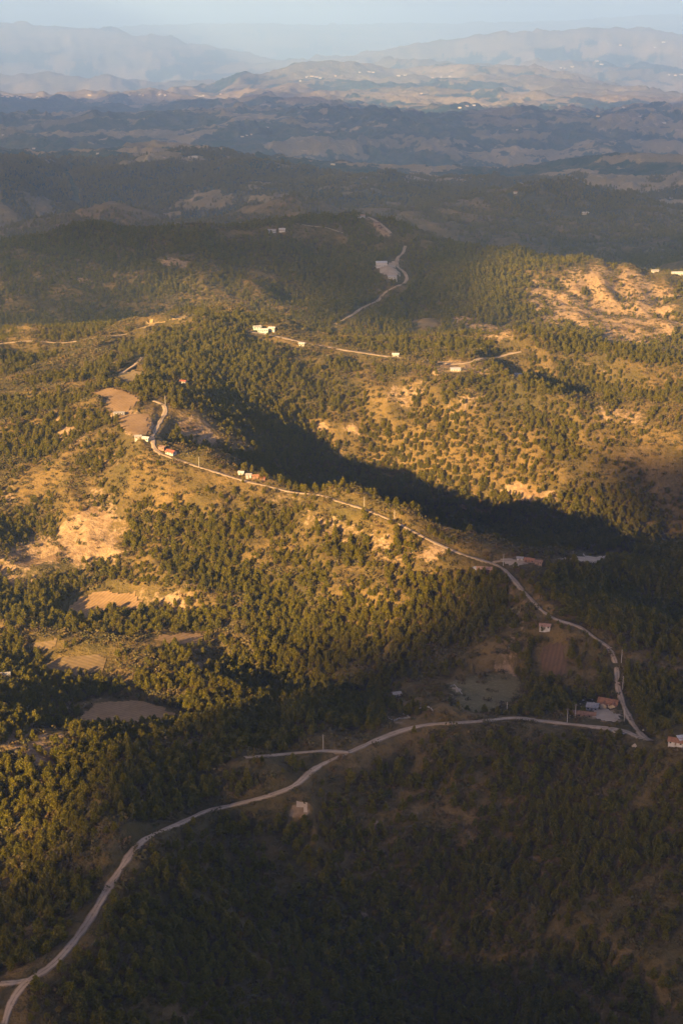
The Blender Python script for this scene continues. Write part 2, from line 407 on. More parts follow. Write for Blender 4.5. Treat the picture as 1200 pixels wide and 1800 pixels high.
DENS = [ # px,py,rx,ry,rot,new density
 (1085,540,150,65,12,.22),(1050,684,190,9,10,1.0),(1050,612,150,12,12,1.0), (450,700,70,130,-35,1.0),(330,640,80,70,0,.85),(60,760,90,60,0,.65),(560,1110,200,60,-10,.9),(720,1080,130,60,0,1.0),(600,470,70,60,0,1.0),
 (800,500,120,60,0,1.0),(250,430,300,25,0,1.0),(130,525,260,32,5,.35),(430,535,110,22,0,.4),(900,585,120,22,0,.3),(1000,505,80,25,0,.4),(560,950,140,30,15,.45),(130,400,160,18,0,1.0),(560,395,160,14,0,1.0),(880,455,140,14,0,1.0),(600,520,60,50,0,1.0),(720,540,110,40,0,.95),(330,920,120,60,0,.5),(1050,610,150,22,10,1.0),(930,680,80,16,0,.95),(200,1350,220,50,10,.8),(150,1430,150,60,0,.85),
 (1100,1050,150,90,0,1.0),(850,1060,90,60,0,1.0),(500,1240,190,45,0,1.0),(350,1180,80,40,0,.9),(620,1480,110,80,0,.8),(560,1700,200,120,0,1.0),
 (850,1700,250,150,0,.9),(300,1600,80,120,0,.95),(80,1580,90,100,0,.9),(900,760,160,70,0,.8),(1120,720,100,40,0,.7),(560,720,90,50,0,.75),(720,940,120,14,22,.95),(520,860,120,12,12,.7),
 (680,860,200,30,10,.6),(1000,910,200,40,0,.8),(1100,1345,130,30,10,.75),(930,1320,150,22,0,.75),(800,1375,190,50,0,.72),(1050,1480,250,100,0,.95),(1150,1250,60,60,0,1.0),(960,1230,40,25,0,.9)]
CLEAR = [ # no trees at all
 (235,655,32,13,-25),(270,745,32,38,0),(215,712,38,18,15),(340,748,45,25,25),(210,1055,110,22,-5),(160,955,48,38,0),(60,985,45,22,-15),
 (230,1250,100,20,5),(140,1160,60,22,0),(315,1124,50,9,-5),(365,1160,36,11,-20),(80,1137,30,10,0),(855,1210,62,38,-15),(972,1155,30,40,0),
 (903,1076,28,9,0),(1035,981,75,9,-6),(745,570,34,11,0),(450,409,58,5,-3),(685,474,30,22,0),(290,562,50,7,-12),(805,648,24,9,0),(910,660,22,6,0),
 (1062,1252,40,15,10),(1120,1300,30,12,10),(1190,1306,16,7,0),(525,1424,32,17,0),(700,1262,34,9,0),(697,1222,14,8,0),(850,1002,34,9,0),
 (915,988,36,7,0),(465,583,30,7,0),(300,797,18,8,0),(250,772,18,9,0),(312,673,26,9,0),(440,838,30,5,12),(300,458,30,7,0),(765,965,40,9,25),
 (720,925,22,5,22),(605,757,28,12,0),(905,862,50,8,0),(750,1225,40,12,0),(400,1112,30,12,-30),(660,392,34,5,35),(1030,375,30,5,0),(800,1212,16,8,0),(80,1290,45,10,10),(760,412,45,9,18)]
EROD = [(160,955),(1080,540)]
def masks(x, y, z, conc):
    px, py = proj(x, y, z)
    ws = np.clip(y, 600, 4000)
    px = px + 26 * gnoise(x / ws * 30, y / ws * 18, 201) + 14 * gnoise(x / ws * 90, y / ws * 50, 203)
    py = py + 16 * gnoise(x / ws * 30, y / ws * 18, 202) + 9 * gnoise(x / ws * 90, y / ws * 50, 204)
    n1 = fbm(x, y, 90, 4, 3); n2 = fbm(x, y, 28, 3, 11); n3 = fbm(x, y, 900, 5, 23); n4 = fbm(x, y, 240, 4, 29)
    far = sstep(3800, 6600, y)
    bare = np.zeros_like(x)
    for cx, cy, rx, ry, rot, st in BARE: bare = np.maximum(bare, st * blob(px, py, cx, cy, rx, ry, rot))
    bare = np.clip(bare * 1.1 + 0.6 * n1 * (0.3 + bare) + 0.75 * n2 * bare - .06, 0, 1)
    bare = np.maximum(bare, sstep(0.16, 0.34, n1 + 0.4 * n2) * 0.4 * (1 - far))
    dens = 0.50 + 0.9 * n4 + 0.75 * n1 + .42 * conc
    for cx, cy, rx, ry, rot, v in DENS:
        b = blob(px, py, cx, cy, rx, ry, rot); dens = dens * (1 - b) + (v + (.3 * conc + .5 * n1) * (v < .95)) * b
    dens = dens * (1 - 0.8 * sstep(0.3, 0.8, bare))
    clr = np.zeros_like(x)
    for cx, cy, rx, ry, rot in CLEAR: clr = np.maximum(clr, sstep(0.30, 0.42, blob(px, py, cx, cy, rx, ry, rot)))
    # far country: woods in the gullies, pasture on the round tops
    fw1 = fbm(x, y, 1100, 8, 71, 0.72); fw2 = fbm(x, y, 2800, 8, 72, 0.70); k2 = sstep(11000, 18000, y)
    farwood = sstep(-0.09, 0.09, .13 * conc + fw1 * (1 - k2) + fw2 * k2 + 0.09 - 0.17 * sstep(17000, 25000, y))
    dens = dens * (1 - clr)
    dens = np.clip(dens, 0, 1) * (1 - far) + farwood * far
    return px, py, bare, np.clip(dens, 0, 1), clr, far, farwood

dzy, dzx = np.gradient(ZZ, axis=0), np.gradient(ZZ, axis=1)
gx = dzx / np.maximum(np.gradient(XX, axis=1), 1e-3)
def boxblur(a, r, ax):
    p = np.pad(a, [(r + 1, r) if k == ax else (0, 0) for k in range(2)], mode='edge'); c = np.cumsum(p, axis=ax)
    return (np.take(c, range(2 * r + 1, c.shape[ax]), axis=ax) - np.take(c, range(0, c.shape[ax] - 2 * r - 1), axis=ax)) / (2 * r + 1)
conc_ = np.clip((boxblur(boxblur(ZZ, 9, 0), 12, 1) - ZZ) / (YY * .0026), -1, 1)      # hollows carry more wood than spurs
px_, py_, bare_, dens_, clr_, far_, fw_ = masks(XX.ravel(), YY.ravel(), ZZ.ravel(), conc_.ravel())
# far woods stand a little proud of the pasture
ZZ = ZZ + (fw_ * far_ * 9.0).reshape(ZZ.shape) * (1 + 1.5 * sstep(14000, 26000, YY)) 

# ------------------------------------------------------------------ materials
def new_mat(name):
    m = bpy.data.materials.new(name); m.use_nodes = True
    n = m.node_tree; b = n.nodes['Principled BSDF']; b.inputs['Roughness'].default_value = 0.95
    b.inputs['Specular IOR Level'].default_value = 0.1
    return m, n, b
def mix(n, fac, a, b):
    x = n.nodes.new('ShaderNodeMix'); x.data_type = 'RGBA'; x.clamp_factor = True
    for s, v in ((x.inputs[0], fac), (x.inputs[6], a), (x.inputs[7], b)):
        if isinstance(v, (int, float)): s.default_value = v
        elif isinstance(v, tuple): s.default_value = (*v, 1.0) if len(v) == 3 else v
        else: n.links.new(v, s)
    return x.outputs[2]
def mth(n, op, a, b=None, c=None, clamp=False):
    x = n.nodes.new('ShaderNodeMath'); x.operation = op; x.use_clamp = clamp
    for i, v in enumerate((a, b, c)):
        if v is None: continue
        if isinstance(v, (int, float)): x.inputs[i].default_value = v
        else: n.links.new(v, x.inputs[i])
    return x.outputs[0]
def noise(n, vec, scale, detail=3, rough=0.6):
    x = n.nodes.new('ShaderNodeTexNoise'); x.inputs['Scale'].default_value = scale
    x.inputs['Detail'].default_value = detail; x.inputs['Roughness'].default_value = rough
    n.links.new(vec, x.inputs['Vector']); return x.outputs[0]
def ramp(n, v, lo, hi):
    x = n.nodes.new('ShaderNodeMapRange'); x.interpolation_type = 'SMOOTHSTEP'
    x.inputs[1].default_value = lo; x.inputs[2].default_value = hi
    n.links.new(v, x.inputs[0]); return x.outputs[0]
def geo_pos(n): return n.nodes.new('ShaderNodeNewGeometry').outputs['Position']
def attr(n, name, kind='GEOMETRY'):
    x = n.nodes.new('ShaderNodeAttribute'); x.attribute_name = name; x.attribute_type = kind; return x

def ground_material():
    m, n, b = new_mat('dry_hillside'); p = geo_pos(n)
    A = lambda s: attr(n, s).outputs['Fac']
    big = noise(n, p, 1 / 160, 5, 0.6); mid = noise(n, p, 1 / 30, 5, 0.65); fine = noise(n, p, 1 / 5.5, 4, 0.7)
    col = mix(n, ramp(n, mid, .35, .65), (.080, .058, .018), (.155, .100, .034))      # leaf litter and dry grass
    col = mix(n, ramp(n, big, .46, .62), col, (.070, .056, .018))
    col = mix(n, mth(n, 'MULTIPLY', ramp(n, fine, .5, .68), .65), col, (.045, .036, .013))   # low scrub
    soil = mix(n, ramp(n, fine, .3, .62), (.17, .108, .050), (.29, .195, .105))
    soil = mix(n, ramp(n, mid, .52, .68), soil, (.155, .095, .048))
    brk = mth(n, 'ADD', A('bare'), mth(n, 'MULTIPLY', mth(n, 'SUBTRACT', fine, .5), .9))
    col = mix(n, ramp(n, brk, .38, .62), col, soil)
    # far country
    fbig = noise(n, p, 1 / 1600, 6, 0.62); ffine = noise(n, p, 1 / 110, 6, 0.72)
    past = mix(n, ramp(n, fbig, .42, .6), (.24, .185, .095), (.15, .125, .062))
    past = mix(n, mth(n, 'MULTIPLY', ramp(n, ffine, .55, .72), .7), past, (.46, .35, .22))
    wood = mix(n, ramp(n, ffine, .42, .62), (.014, .042, .028), (.070, .072, .040))
    wf = mth(n, 'ADD', A('wood'), mth(n, 'MULTIPLY', mth(n, 'SUBTRACT', ffine, .5), 1.9))
    wf = mth(n, 'ADD', wf, mth(n, 'MULTIPLY', mth(n, 'SUBTRACT', noise(n, p, 1 / 420, 6, .7), .5), 1.5))
    fc = mix(n, ramp(n, wf, .38, .62), past, wood)
    col = mix(n, A('far'), col, fc)
    n.links.new(col, b.inputs['Base Color'])
    bp = n.nodes.new('ShaderNodeBump'); bp.inputs['Strength'].default_value = 0.8; bp.inputs['Distance'].default_value = 2.6
    hsum = mth(n, 'ADD', mth(n, 'MULTIPLY', mid, 2.5), fine)
    n.links.new(hsum, bp.inputs['Height'])
    bf = n.nodes.new('ShaderNodeBump'); bf.inputs['Strength'].default_value = 0.9
    n.links.new(mth(n, 'MULTIPLY', A('far'), 45.0), bf.inputs['Distance'])
    n.links.new(ffine, bf.inputs['Height']); n.links.new(bp.outputs[0], bf.inputs['Normal'])
    n.links.new(bf.outputs[0], b.inputs['Normal'])
    return m
M_ground = ground_material()

def speckle(name, c1, c2, c3=None, sc=1 / 4.0, sc2=1 / 25.0, rough=.95, furrow=0):
    m, n, b = new_mat(name); p = geo_pos(n)
    col = mix(n, ramp(n, noise(n, p, sc2, 4), .38, .62), c1, c2)
    if c3: col = mix(n, mth(n, 'MULTIPLY', ramp(n, noise(n, p, sc, 4, .7), .5, .66), .8), col, c3)
    if furrow:
        mp = n.nodes.new('ShaderNodeMapping'); mp.inputs['Rotation'].default_value = (0, 0, furrow); n.links.new(p, mp.inputs['Vector'])
        wv = n.nodes.new('ShaderNodeTexWave'); wv.inputs['Scale'].default_value = .09; wv.inputs['Distortion'].default_value = 2.5; wv.inputs['Detail Scale'].default_value = .3
        n.links.new(mp.outputs[0], wv.inputs['Vector']); k = mth(n, 'MULTIPLY', wv.outputs[1], .45)
        col = mix(n, k, col, tuple(c * .62 for c in c2))
    n.links.new(col, b.inputs['Base Color']); b.inputs['Roughness'].default_value = rough
    return m

# ------------------------------------------------------------------ terrain mesh
idx = np.arange(NR * NA).reshape(NR, NA)
fc = np.stack([idx[:-1, :-1], idx[:-1, 1:], idx[1:, 1:], idx[1:, :-1]], -1).reshape(-1, 4)
terrain = mesh_np('hills', np.c_[XX.ravel(), YY.ravel(), ZZ.ravel()], fc, [M_ground], True)
tag(terrain, 'brown and green mountain country falling away to hazy ridges', kind='structure')
for nm, a in (('bare', bare_), ('far', far_), ('wood', fw_)):
    at = terrain.data.attributes.new(nm, 'FLOAT', 'POINT'); at.data.foreach_set('value', a.astype(np.float32))

# country behind and beside the eye, coarse, so that the ground does not end under the camera
def back_country():
    a = np.radians(np.linspace(24.7, 360 - 24.7, 120)); r = np.exp(np.linspace(math.log(30), math.log(120000), 60))
    Ag, Rg = np.meshgrid(a, r); X = Rg * np.sin(Ag); Y = Rg * np.cos(Ag)
    Z = -520 + 60 * fbm(X, Y, 900, 3, 5) + 160 * fbm(X, Y, 5200, 4, 6) * sstep(1500, 8000, Rg) - sstep(5000, 60000, Rg) * 500
    i = np.arange(X.size).reshape(X.shape)
    f = np.stack([i[:-1, :-1], i[:-1, 1:], i[1:, 1:], i[1:, :-1]], -1).reshape(-1, 4)[:, ::-1]
    o = mesh_np('hills', np.c_[X.ravel(), Y.ravel(), Z.ravel()], f, [M_ground], True)
    tag(o, 'rolling wooded country behind the viewpoint', kind='structure')
    for nm, v in (('bare', .1), ('far', 1.0), ('wood', .8)):
        at = o.data.attributes.new(nm, 'FLOAT', 'POINT'); at.data.foreach_set('value', np.full(X.size, v, np.float32))
back_country()
# ------------------------------------------------------------------ unseen clouds added to cast shade, out of view behind and left
def shade_cloud_mat(name, thin):
    m, n, b = new_mat(name); b.inputs['Base Color'].default_value = (.85, .85, .87, 1)
    t = n.nodes.new('ShaderNodeBsdfTransparent'); ms = n.nodes.new('ShaderNodeMixShader'); ms.inputs[0].default_value = thin
    n.links.new(b.outputs[0], ms.inputs[1]); n.links.new(t.outputs[0], ms.inputs[2]); n.links.new(ms.outputs[0], n.nodes['Material Output'].inputs['Surface']); return m
M_shade_cloud = shade_cloud_mat('shade_cloud_bank', .77); M_shade_veil = shade_cloud_mat('thin_shade_cloud', .80); M_shade_veil2 = shade_cloud_mat('high_shade_cloud', .86)  # transparency sets how much sun these added blockers let through
def ico():
    import bmesh
    bm = bmesh.new(); bmesh.ops.create_icosphere(bm, subdivisions=2, radius=1.0)
    v = np.array([q.co[:] for q in bm.verts]); f = np.array([[q.index for q in p.verts] for p in bm.faces]); bm.free(); return v, f
ICO = ico()
def shade_cloud_bank(poly, alt, r, label, seed, holes=None, mat=None, zg=-460, sx=0, sy=0):  # added blobs stand sunward of the ground outline they shade
    g = np.random.default_rng(seed); P = np.array(poly); lo, hi = P.min(0), P.max(0); st = r * 0.72
    X, Y = np.meshgrid(np.arange(lo[0], hi[0], st), np.arange(lo[1], hi[1], st)); X = X.ravel(); Y = Y.ravel()
    X = X + g.uniform(-.3, .3, X.size) * st; Y = Y + g.uniform(-.3, .3, Y.size) * st
    k = inpoly(X, Y, poly)
    if holes is not None: k &= holes(X, Y)
    X, Y = X[k], Y[k]; t = (alt - zg) / math.sin(SUN_EL)
    V = []; Fc = []; v0, f0 = ICO
    for i in range(len(X)):
        s = r * g.uniform(.75, 1.15)
        c = np.array([X[i], Y[i], zg]) - sun_to * t
        V.append(v0 * (s, s, s * .15) * (1 + .12 * np.sin(v0[:, [1, 2, 0]] * 5 + i)) + c); Fc.append(f0 + i * len(v0))
    o = mesh_np('shade_cloud', np.concatenate(V), np.concatenate(Fc), [mat or M_shade_cloud], True); tag(o, label, kind='stuff')
def world_poly(s): return [tuple(hit(*p)[:2]) for p in parse(s)]
S1 = world_poly("(-120,1505) (0,1475) (150,1450) (290,1405) (400,1360) (380,1290) (395,1210) (520,1208) (640,1200) (720,1140) (790,1080) (850,1030) (885,992) (930,965) (985,935) (1035,865) (1080,812) (1140,812) (1210,860) (1420,910)")
S1 = S1 + [(760, 1750), (2100, 2000), (2100, -300), (-900, 0), (-700, 560)]  # outline carried on sideways so the air near the eye is shaded
shade_cloud_bank(S1, 1000, 32, 'unseen low clouds added behind the viewpoint to shade the foreground, outside the picture', 3)  # added out of view to put the foreground and right side in shade
_h = lambda x, y: (fbm(x, y, 520, 3, 77) < np.where((y < 2700) & (x < -60), -0.02, 0.22 + 0.5 * (y < 6500)))
shade_cloud_bank([(-3400, 2250), (-700, 2290), (100, 2300), (215, 2340), (250, 2480), (300, 2680), (390, 2880), (1300, 2950), (2600, 3100), (3000, 3950), (-3600, 3950)], 1900, 120, 'unseen broad clouds added to shade the near hills, outside the picture', 4, _h, M_shade_veil)  # added unseen, its outline taken from the shaded band beyond the crest
S2 = [(-3700, 3900), (3000, 3900), (8500, 16500), (6500, 20500), (4200, 20000), (2900, 17500), (1700, 14500), (400, 14800), (-300, 17500), (-1000, 20500), (-3200, 21500), (-7000, 22000), (-12000, 22000)]
shade_cloud_bank(S2, 2600, 300, 'unseen high clouds added to shade the far valleys, outside the picture', 5, lambda x, y: fbm(x, y, 2600, 3, 78) < .5, M_shade_veil2, zg=-800)  # unseen deck added to dim the far hills

# ------------------------------------------------------------------ roads
def road_material():
    m, n, b = new_mat('pale_dirt_road'); p = geo_pos(n)
    col = mix(n, ramp(n, noise(n, p, 1 / 18, 4), .35, .65), (.30, .22, .14), (.40, .30, .20))
    col = mix(n, mth(n, 'MULTIPLY', ramp(n, noise(n, p, 1 / 2.2, 4, .7), .52, .66), .6), col, (.25, .18, .11))
    ac = attr(n, 'across').outputs['Fac']; d_ = mth(n, 'ABSOLUTE', mth(n, 'SUBTRACT', mth(n, 'ABSOLUTE', ac), .45))
    verge = mth(n, 'ADD', mth(n, 'MULTIPLY', d_, 1.6), mth(n, 'MULTIPLY', mth(n, 'SUBTRACT', noise(n, p, 1 / 3.0, 4, .7), .5), 1.5))
    col = mix(n, mth(n, 'MULTIPLY', ramp(n, verge, .35, .8), .75), col, (.17, .12, .065))
    n.links.new(col, b.inputs['Base Color']); return m
M_road = road_material()
for k, (wd, p) in enumerate(road_paths):
    d = np.gradient(p[:, :2], axis=0); d /= np.maximum(np.hypot(d[:, 0], d[:, 1])[:, None], 1e-6); nn = np.c_[-d[:, 1], d[:, 0]]
    ww = wd / 2 * (1 + 0.34 * gnoise(np.arange(len(p)) / 4.0, np.full(len(p), k + .5), 9) + .32 * gnoise(np.arange(len(p)) / 1.5, np.full(len(p), k + .5), 19))
    cols = []
    zc = p[:, 2]
    for s, dz in ((-1.12, -1.2), (-1, 0.02), (-.5, .1), (0, .16), (.5, .1), (1, 0.02), (1.12, -1.2)):
        q = p[:, :2] + nn * (ww * s)[:, None]
        g = gnoise(q[:, 0] / 3, q[:, 1] / 3, 8) * .05
        cols.append(np.c_[q, zc + dz + g])
    V = np.stack(cols, 1); n_, m_ = V.shape[:2]; i = np.arange(n_ * m_).reshape(n_, m_)
    f = np.stack([i[:-1, :-1], i[1:, :-1], i[1:, 1:], i[:-1, 1:]], -1).reshape(-1, 4)
    o = mesh_np('dirt_road', V.reshape(-1, 3), f, [M_road], True)
    at = o.data.attributes.new('across', 'FLOAT', 'POINT'); at.data.foreach_set('value', np.tile(np.array([-1.1, -1, -.5, 0, .5, 1, 1.1], np.float32), n_))
    tag(o, kind='structure')

# ------------------------------------------------------------------ fields and bare yards
M_straw = speckle('yellow_straw', (.36, .25, .10), (.29, .20, .08), (.23, .15, .065), furrow=1.2)
M_tan = speckle('tan_field', (.31, .195, .09), (.25, .155, .07), (.20, .12, .055), furrow=0.6)
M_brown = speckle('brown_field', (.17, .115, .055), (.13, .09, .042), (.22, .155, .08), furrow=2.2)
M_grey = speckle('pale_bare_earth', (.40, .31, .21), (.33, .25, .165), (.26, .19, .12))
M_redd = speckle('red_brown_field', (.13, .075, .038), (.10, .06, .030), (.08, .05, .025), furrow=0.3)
M_gold = speckle('dry_grass_field', (.15, .115, .045), (.10, .082, .030), (.23, .18, .085), sc=1 / 2.2)
for P, (mat, _s, lab) in zip(field_polys, FIELDS):
    mat = globals()[mat]
    D = P[:, 1].mean(); st = max(2.2, D / 420); lo, hi = P.min(0) - st, P.max(0) + st
    st = max(st, max(hi - lo) / 220)
    X, Y = np.meshgrid(np.arange(lo[0], hi[0], st), np.arange(lo[1], hi[1], st))
    Xw = X + st * 1.8 * gnoise(X / (5 * st), Y / (5 * st), 61) ; Yw = Y + st * 1.8 * gnoise(X / (5 * st), Y / (5 * st), 62)
    k = inpoly(Xw, Yw, [tuple(q) for q in P])
    if k.sum() < 4: continue
    Z = Hh(X, Y) + 0.35 + D * 1.0e-4; i = np.arange(X.size).reshape(X.shape)
    q = k[:-1, :-1] & k[1:, :-1] & k[1:, 1:] & k[:-1, 1:]
    f = np.stack([i[:-1, :-1], i[:-1, 1:], i[1:, 1:], i[1:, :-1]], -1)[q]
    if len(f) == 0: continue
    used, inv = np.unique(f, return_inverse=True)
    o = mesh_np('field', np.c_[X.ravel(), Y.ravel(), Z.ravel()][used], inv.reshape(-1, 4), [mat], True)
    tag(o, lab, kind='structure')

# ------------------------------------------------------------------ trees
def leaf_mat(name, cols, trans=0.32):
    m, n, b = new_mat(name)
    oi = n.nodes.new('ShaderNodeObjectInfo'); r = n.nodes.new('ShaderNodeValToRGB'); n.links.new(oi.outputs['Random'], r.inputs[0])
    el = r.color_ramp.elements; el[0].color = (*cols[0], 1); el[1].color = (*cols[-1], 1)
    for i, c in enumerate(cols[1:-1]): e = el.new((i + 1) / (len(cols) - 1)); e.color = (*c, 1)
    tc = n.nodes.new('ShaderNodeTexCoord'); f = noise(n, tc.outputs['Object'], 0.5, 2)
    col = mix(n, ramp(n, f, .35, .7), r.outputs[0], (.165, .135, .012) if trans else cols[0])
    n.links.new(col, b.inputs['Base Color'])
    if trans:
        t = n.nodes.new('ShaderNodeBsdfTranslucent'); n.links.new(col, t.inputs['Color'])
        ms = n.nodes.new('ShaderNodeMixShader'); ms.inputs[0].default_value = trans
        n.links.new(b.outputs[0], ms.inputs[1]); n.links.new(t.outputs[0], ms.inputs[2])
        n.links.new(ms.outputs[0], n.nodes['Material Output'].inputs['Surface'])
    return m
M_pine = leaf_mat('pine_needles', [(.048, .056, .006), (.112, .100, .007), (.072, .074, .006), (.138, .112, .008), (.100, .080, .009)])
M_oak = leaf_mat('oak_leaves', [(.13, .115, .02), (.17, .10, .02), (.10, .10, .02), (.15, .075, .02), (.12, .13, .02)])
M_scrub = leaf_mat('dry_scrub', [(.10, .075, .025), (.075, .070, .020), (.12, .070, .030), (.055, .058, .016), (.14, .10, .04)], 0)
M_bark = speckle('bark', (.12, .08, .05), (.09, .06, .04))

def quads_at(c, s, g, up=0.45):
    """leaf-clump quads at centres c with size s, loosely facing outwards"""
    n = len(c); nrm = g.normal(size=(n, 3)); nrm[:, 2] = np.abs(nrm[:, 2]) + up; nrm /= np.linalg.norm(nrm, axis=1)[:, None]
    a = np.cross(nrm, g.normal(size=(n, 3))); a /= np.linalg.norm(a, axis=1)[:, None]; b = np.cross(nrm, a)
    s = (s * g.uniform(.6, 1.3, n))[:, None]; k = g.uniform(.55, .95, n)[:, None]
    V = np.stack([c - a * s - b * s * k * .6, c + a * s * .7 - b * s * k, c + a * s + b * s * k * .7, c - a * s * .6 + b * s * k], 1)
    return V.reshape(-1, 3), np.arange(n * 4).reshape(n, 4)
def crown_pine(seed, n, s, round_=False):
    """unit-ish pine crown 13 m tall; whorled clumps, ragged outline"""
    g = np.random.default_rng(seed); Hh_, R = 13.0, g.uniform(3.0, 3.9); h0 = g.uniform(.22, .34)
    C_ = []
    nb = 34
    for i in range(nb):
        t = (i + g.uniform(0, 1)) / nb; ang = i * 2.4 + g.uniform(-.4, .4)
        prof = (1 - t) ** (0.55 if round_ else 0.85) * (0.55 + 0.45 * min(1, t * 5)) 
        L = R * prof * g.uniform(.72, 1.18) + .35; z = Hh_ * (h0 + (1 - h0) * t)
        m = max(3, int(n / nb * (0.45 + 1.1 * prof)))
        rr = L * g.uniform(.35, 1.0, m) ** .8
        c = np.c_[np.cos(ang) * rr + g.normal(0, .38, m) * (1 + .25 * L), np.sin(ang) * rr + g.normal(0, .38, m) * (1 + .25 * L), z + g.normal(0, .42, m) - .10 * rr]
        C_.append(c)
    c = np.concatenate(C_); return quads_at(c, s, g)
def crown_round(seed, n, s, Hh_=9.0, R=3.6):
    g = np.random.default_rng(seed); k = 11; cs = []
    for i in range(k):
        d = g.normal(size=3); d /= np.linalg.norm(d); cc = d * (R * .55, R * .55, R * .42) + (0, 0, Hh_ * .66); r = R * g.uniform(.35, .55)
        e = g.normal(size=(n // k, 3)); e /= np.linalg.norm(e, axis=1)[:, None]; cs.append(cc + e * r * g.uniform(.6, 1.0, (n // k, 1)))
    return quads_at(np.concatenate(cs), s, g)
def scrub(seed, n, s):
    g = np.random.default_rng(seed); c = g.normal(size=(n, 3)) * (1.0, 1.0, .45) + (0, 0, .7); c[:, 2] = np.abs(c[:, 2])
    return quads_at(c, s, g)
def trunk_geo(h, r, seed, limbs=5):
    g = np.random.default_rng(seed); V = []; Fc = []
    def tube(p0, p1, r0, r1, k=5):
        b = len(V); p0 = np.array(p0, float); p1 = np.array(p1, float); d = p1 - p0; d /= np.linalg.norm(d)
        a = np.cross(d, (0.3, 0.9, .1)); a /= np.linalg.norm(a); c = np.cross(d, a)
        for p, rr in ((p0, r0), (p1, r1)):
            for i in range(k): t = 2 * math.pi * i / k; V.append(p + (a * math.cos(t) + c * math.sin(t)) * rr)
        for i in range(k): j = (i + 1) % k; Fc.append((b + i, b + j, b + k + j, b + k + i))
    mid = (g.normal(0, .15), g.normal(0, .15), h * .5)
    tube((0, 0, -1.5), mid, r, r * .65); tube(mid, (g.normal(0, .2), g.normal(0, .2), h * .93), r * .65, r * .15)
    for i in range(limbs):
        z = h * (.35 + .5 * i / limbs); an = i * 2.4; L = 2.4 * (1 - .6 * i / limbs)
        tube((mid[0], mid[1], z), (math.cos(an) * L, math.sin(an) * L, z + .8), r * .28, r * .08, 3)
    return np.array(V), Fc
def raw_mesh(name, vf, mat):
    v, f = vf; me = bpy.data.meshes.new(name); me.from_pydata([tuple(p) for p in v], [], [tuple(q) for q in f]); me.update(); me.materials.append(mat); return me
PINE_NEAR = [raw_mesh('pine_crown', crown_pine(100 + i, 620, .50, i % 2), M_pine) for i in range(5)]
PINE_TRUNK = [raw_mesh('pine_trunk', trunk_geo(13, .22, 50 + i), M_bark) for i in range(2)]
OAK_NEAR = [raw_mesh('oak_crown', crown_round(200 + i, 480, .50), M_oak) for i in range(3)]
OAK_TRUNK = raw_mesh('oak_trunk', trunk_geo(8, .25, 60, 6), M_bark)

# candidate places
def candidates():
    out = []
    for y0, y1, st in ((420, 1250, 4.1), (1250, 2150, 4.2), (2150, 3500, 5.8), (3500, 5200, 10.0), (5200, 7200, 13.0)):
        am = 0.33
        X, Y = np.meshgrid(np.arange(-am * y1, am * y1, st), np.arange(y0, y1, st)); X = X.ravel(); Y = Y.ravel()
        k = np.abs(X / Y) < am; X, Y = X[k], Y[k]
        X = X + rng.uniform(-.5, .5, X.size) * st; Y = Y + rng.uniform(-.5, .5, Y.size) * st
        out.append(np.c_[X, Y, np.full(X.size, st)])
    return np.concatenate(out)
cand = candidates(); cx_, cy_, cst = cand.T; cz_ = Hh(cx_, cy_)
fi_, fj_ = fij(cx_, cy_)
D_ = bil(dens_.reshape(NR, NA), fi_, fj_); B_ = bil(bare_.reshape(NR, NA), fi_, fj_); K_ = bil(clr_.reshape(NR, NA), fi_, fj_)
infield = np.zeros(cx_.size, bool)
for P in field_polys:
    lo, hi = P.min(0), P.max(0); k = (cx_ > lo[0]) & (cx_ < hi[0]) & (cy_ > lo[1]) & (cy_ < hi[1])
    idk = np.nonzero(k)[0]
    if len(idk): infield[idk] = inpoly(cx_[idk], cy_[idk], [tuple(q) for q in P])
    k = (cx_ > lo[0]) & (cx_ < hi[0]) & (cy_ > lo[1] - 40) & (cy_ < hi[1]); idk = np.nonzero(k & ~infield)[0]
    for dd in (7, 14, 22, 30):
        if len(idk) and P[:, 1].mean() > 1000 + dd * 25: infield[idk] |= inpoly(cx_[idk], cy_[idk] + dd, [tuple(q) for q in P]) & (rng.uniform(size=len(idk)) < .8)
# keep roads open, and the ground on the camera's side of them thin so that they show between the trees
rd = np.full(cx_.size, 1e9); rside = np.zeros(cx_.size, bool)
R = allroad
for s in range(0, cx_.size, 6000):
    e = s + 6000; x = cx_[s:e]; y = cy_[s:e]
    k = (R[:, 1] > y.min() - 80) & (R[:, 1] < y.max() + 80)
    if not k.any(): continue
    dx = x[:, None] - R[None, k, 0]; dy = y[:, None] - R[None, k, 1]; d = np.hypot(dx, dy) - R[None, k, 3] / 2
    rd[s:e] = d.min(1)
    front = (np.abs(dx) < 6) & (dy < 0) & (dy > -(12 + 34 * sstep(900, 1800, y))[:, None]); rside[s:e] = front.any(1)
u = rng.uniform(size=cx_.size)
pin = (u < D_) & (rd > 3.6) & ~infield & ~(rside & (rng.uniform(size=cx_.size) < np.where(cy_ > 1500, .93, .62)))
cpx, cpy = proj(cx_, cy_, cz_ + 5)
kind = np.zeros(cx_.size, int)
oakp = 0.05 + 0.28 * sstep(.05, .35, fbm(cx_, cy_, 120, 3, 301)) + 0.3 * blob(cpx, cpy, 180, 1110, 150, 60) + .25 * blob(cpx, cpy, 950, 800, 250, 90)
kind[rng.uniform(size=cx_.size) < oakp] = 1
hfac = 0.44 + 0.56 * rng.uniform(size=cx_.size) ** 1.5 + 0.12 * fbm(cx_, cy_, 150, 2, 55)
hfac *= np.where(cst > 12, 1.6, np.where(cst > 9, 1.25, 1.0)) * np.where(cst > 7, 1.05, 1.0) * np.where(cst > 5, 1.0, .86) * (0.72 + .33 * np.clip(D_, 0, 1))
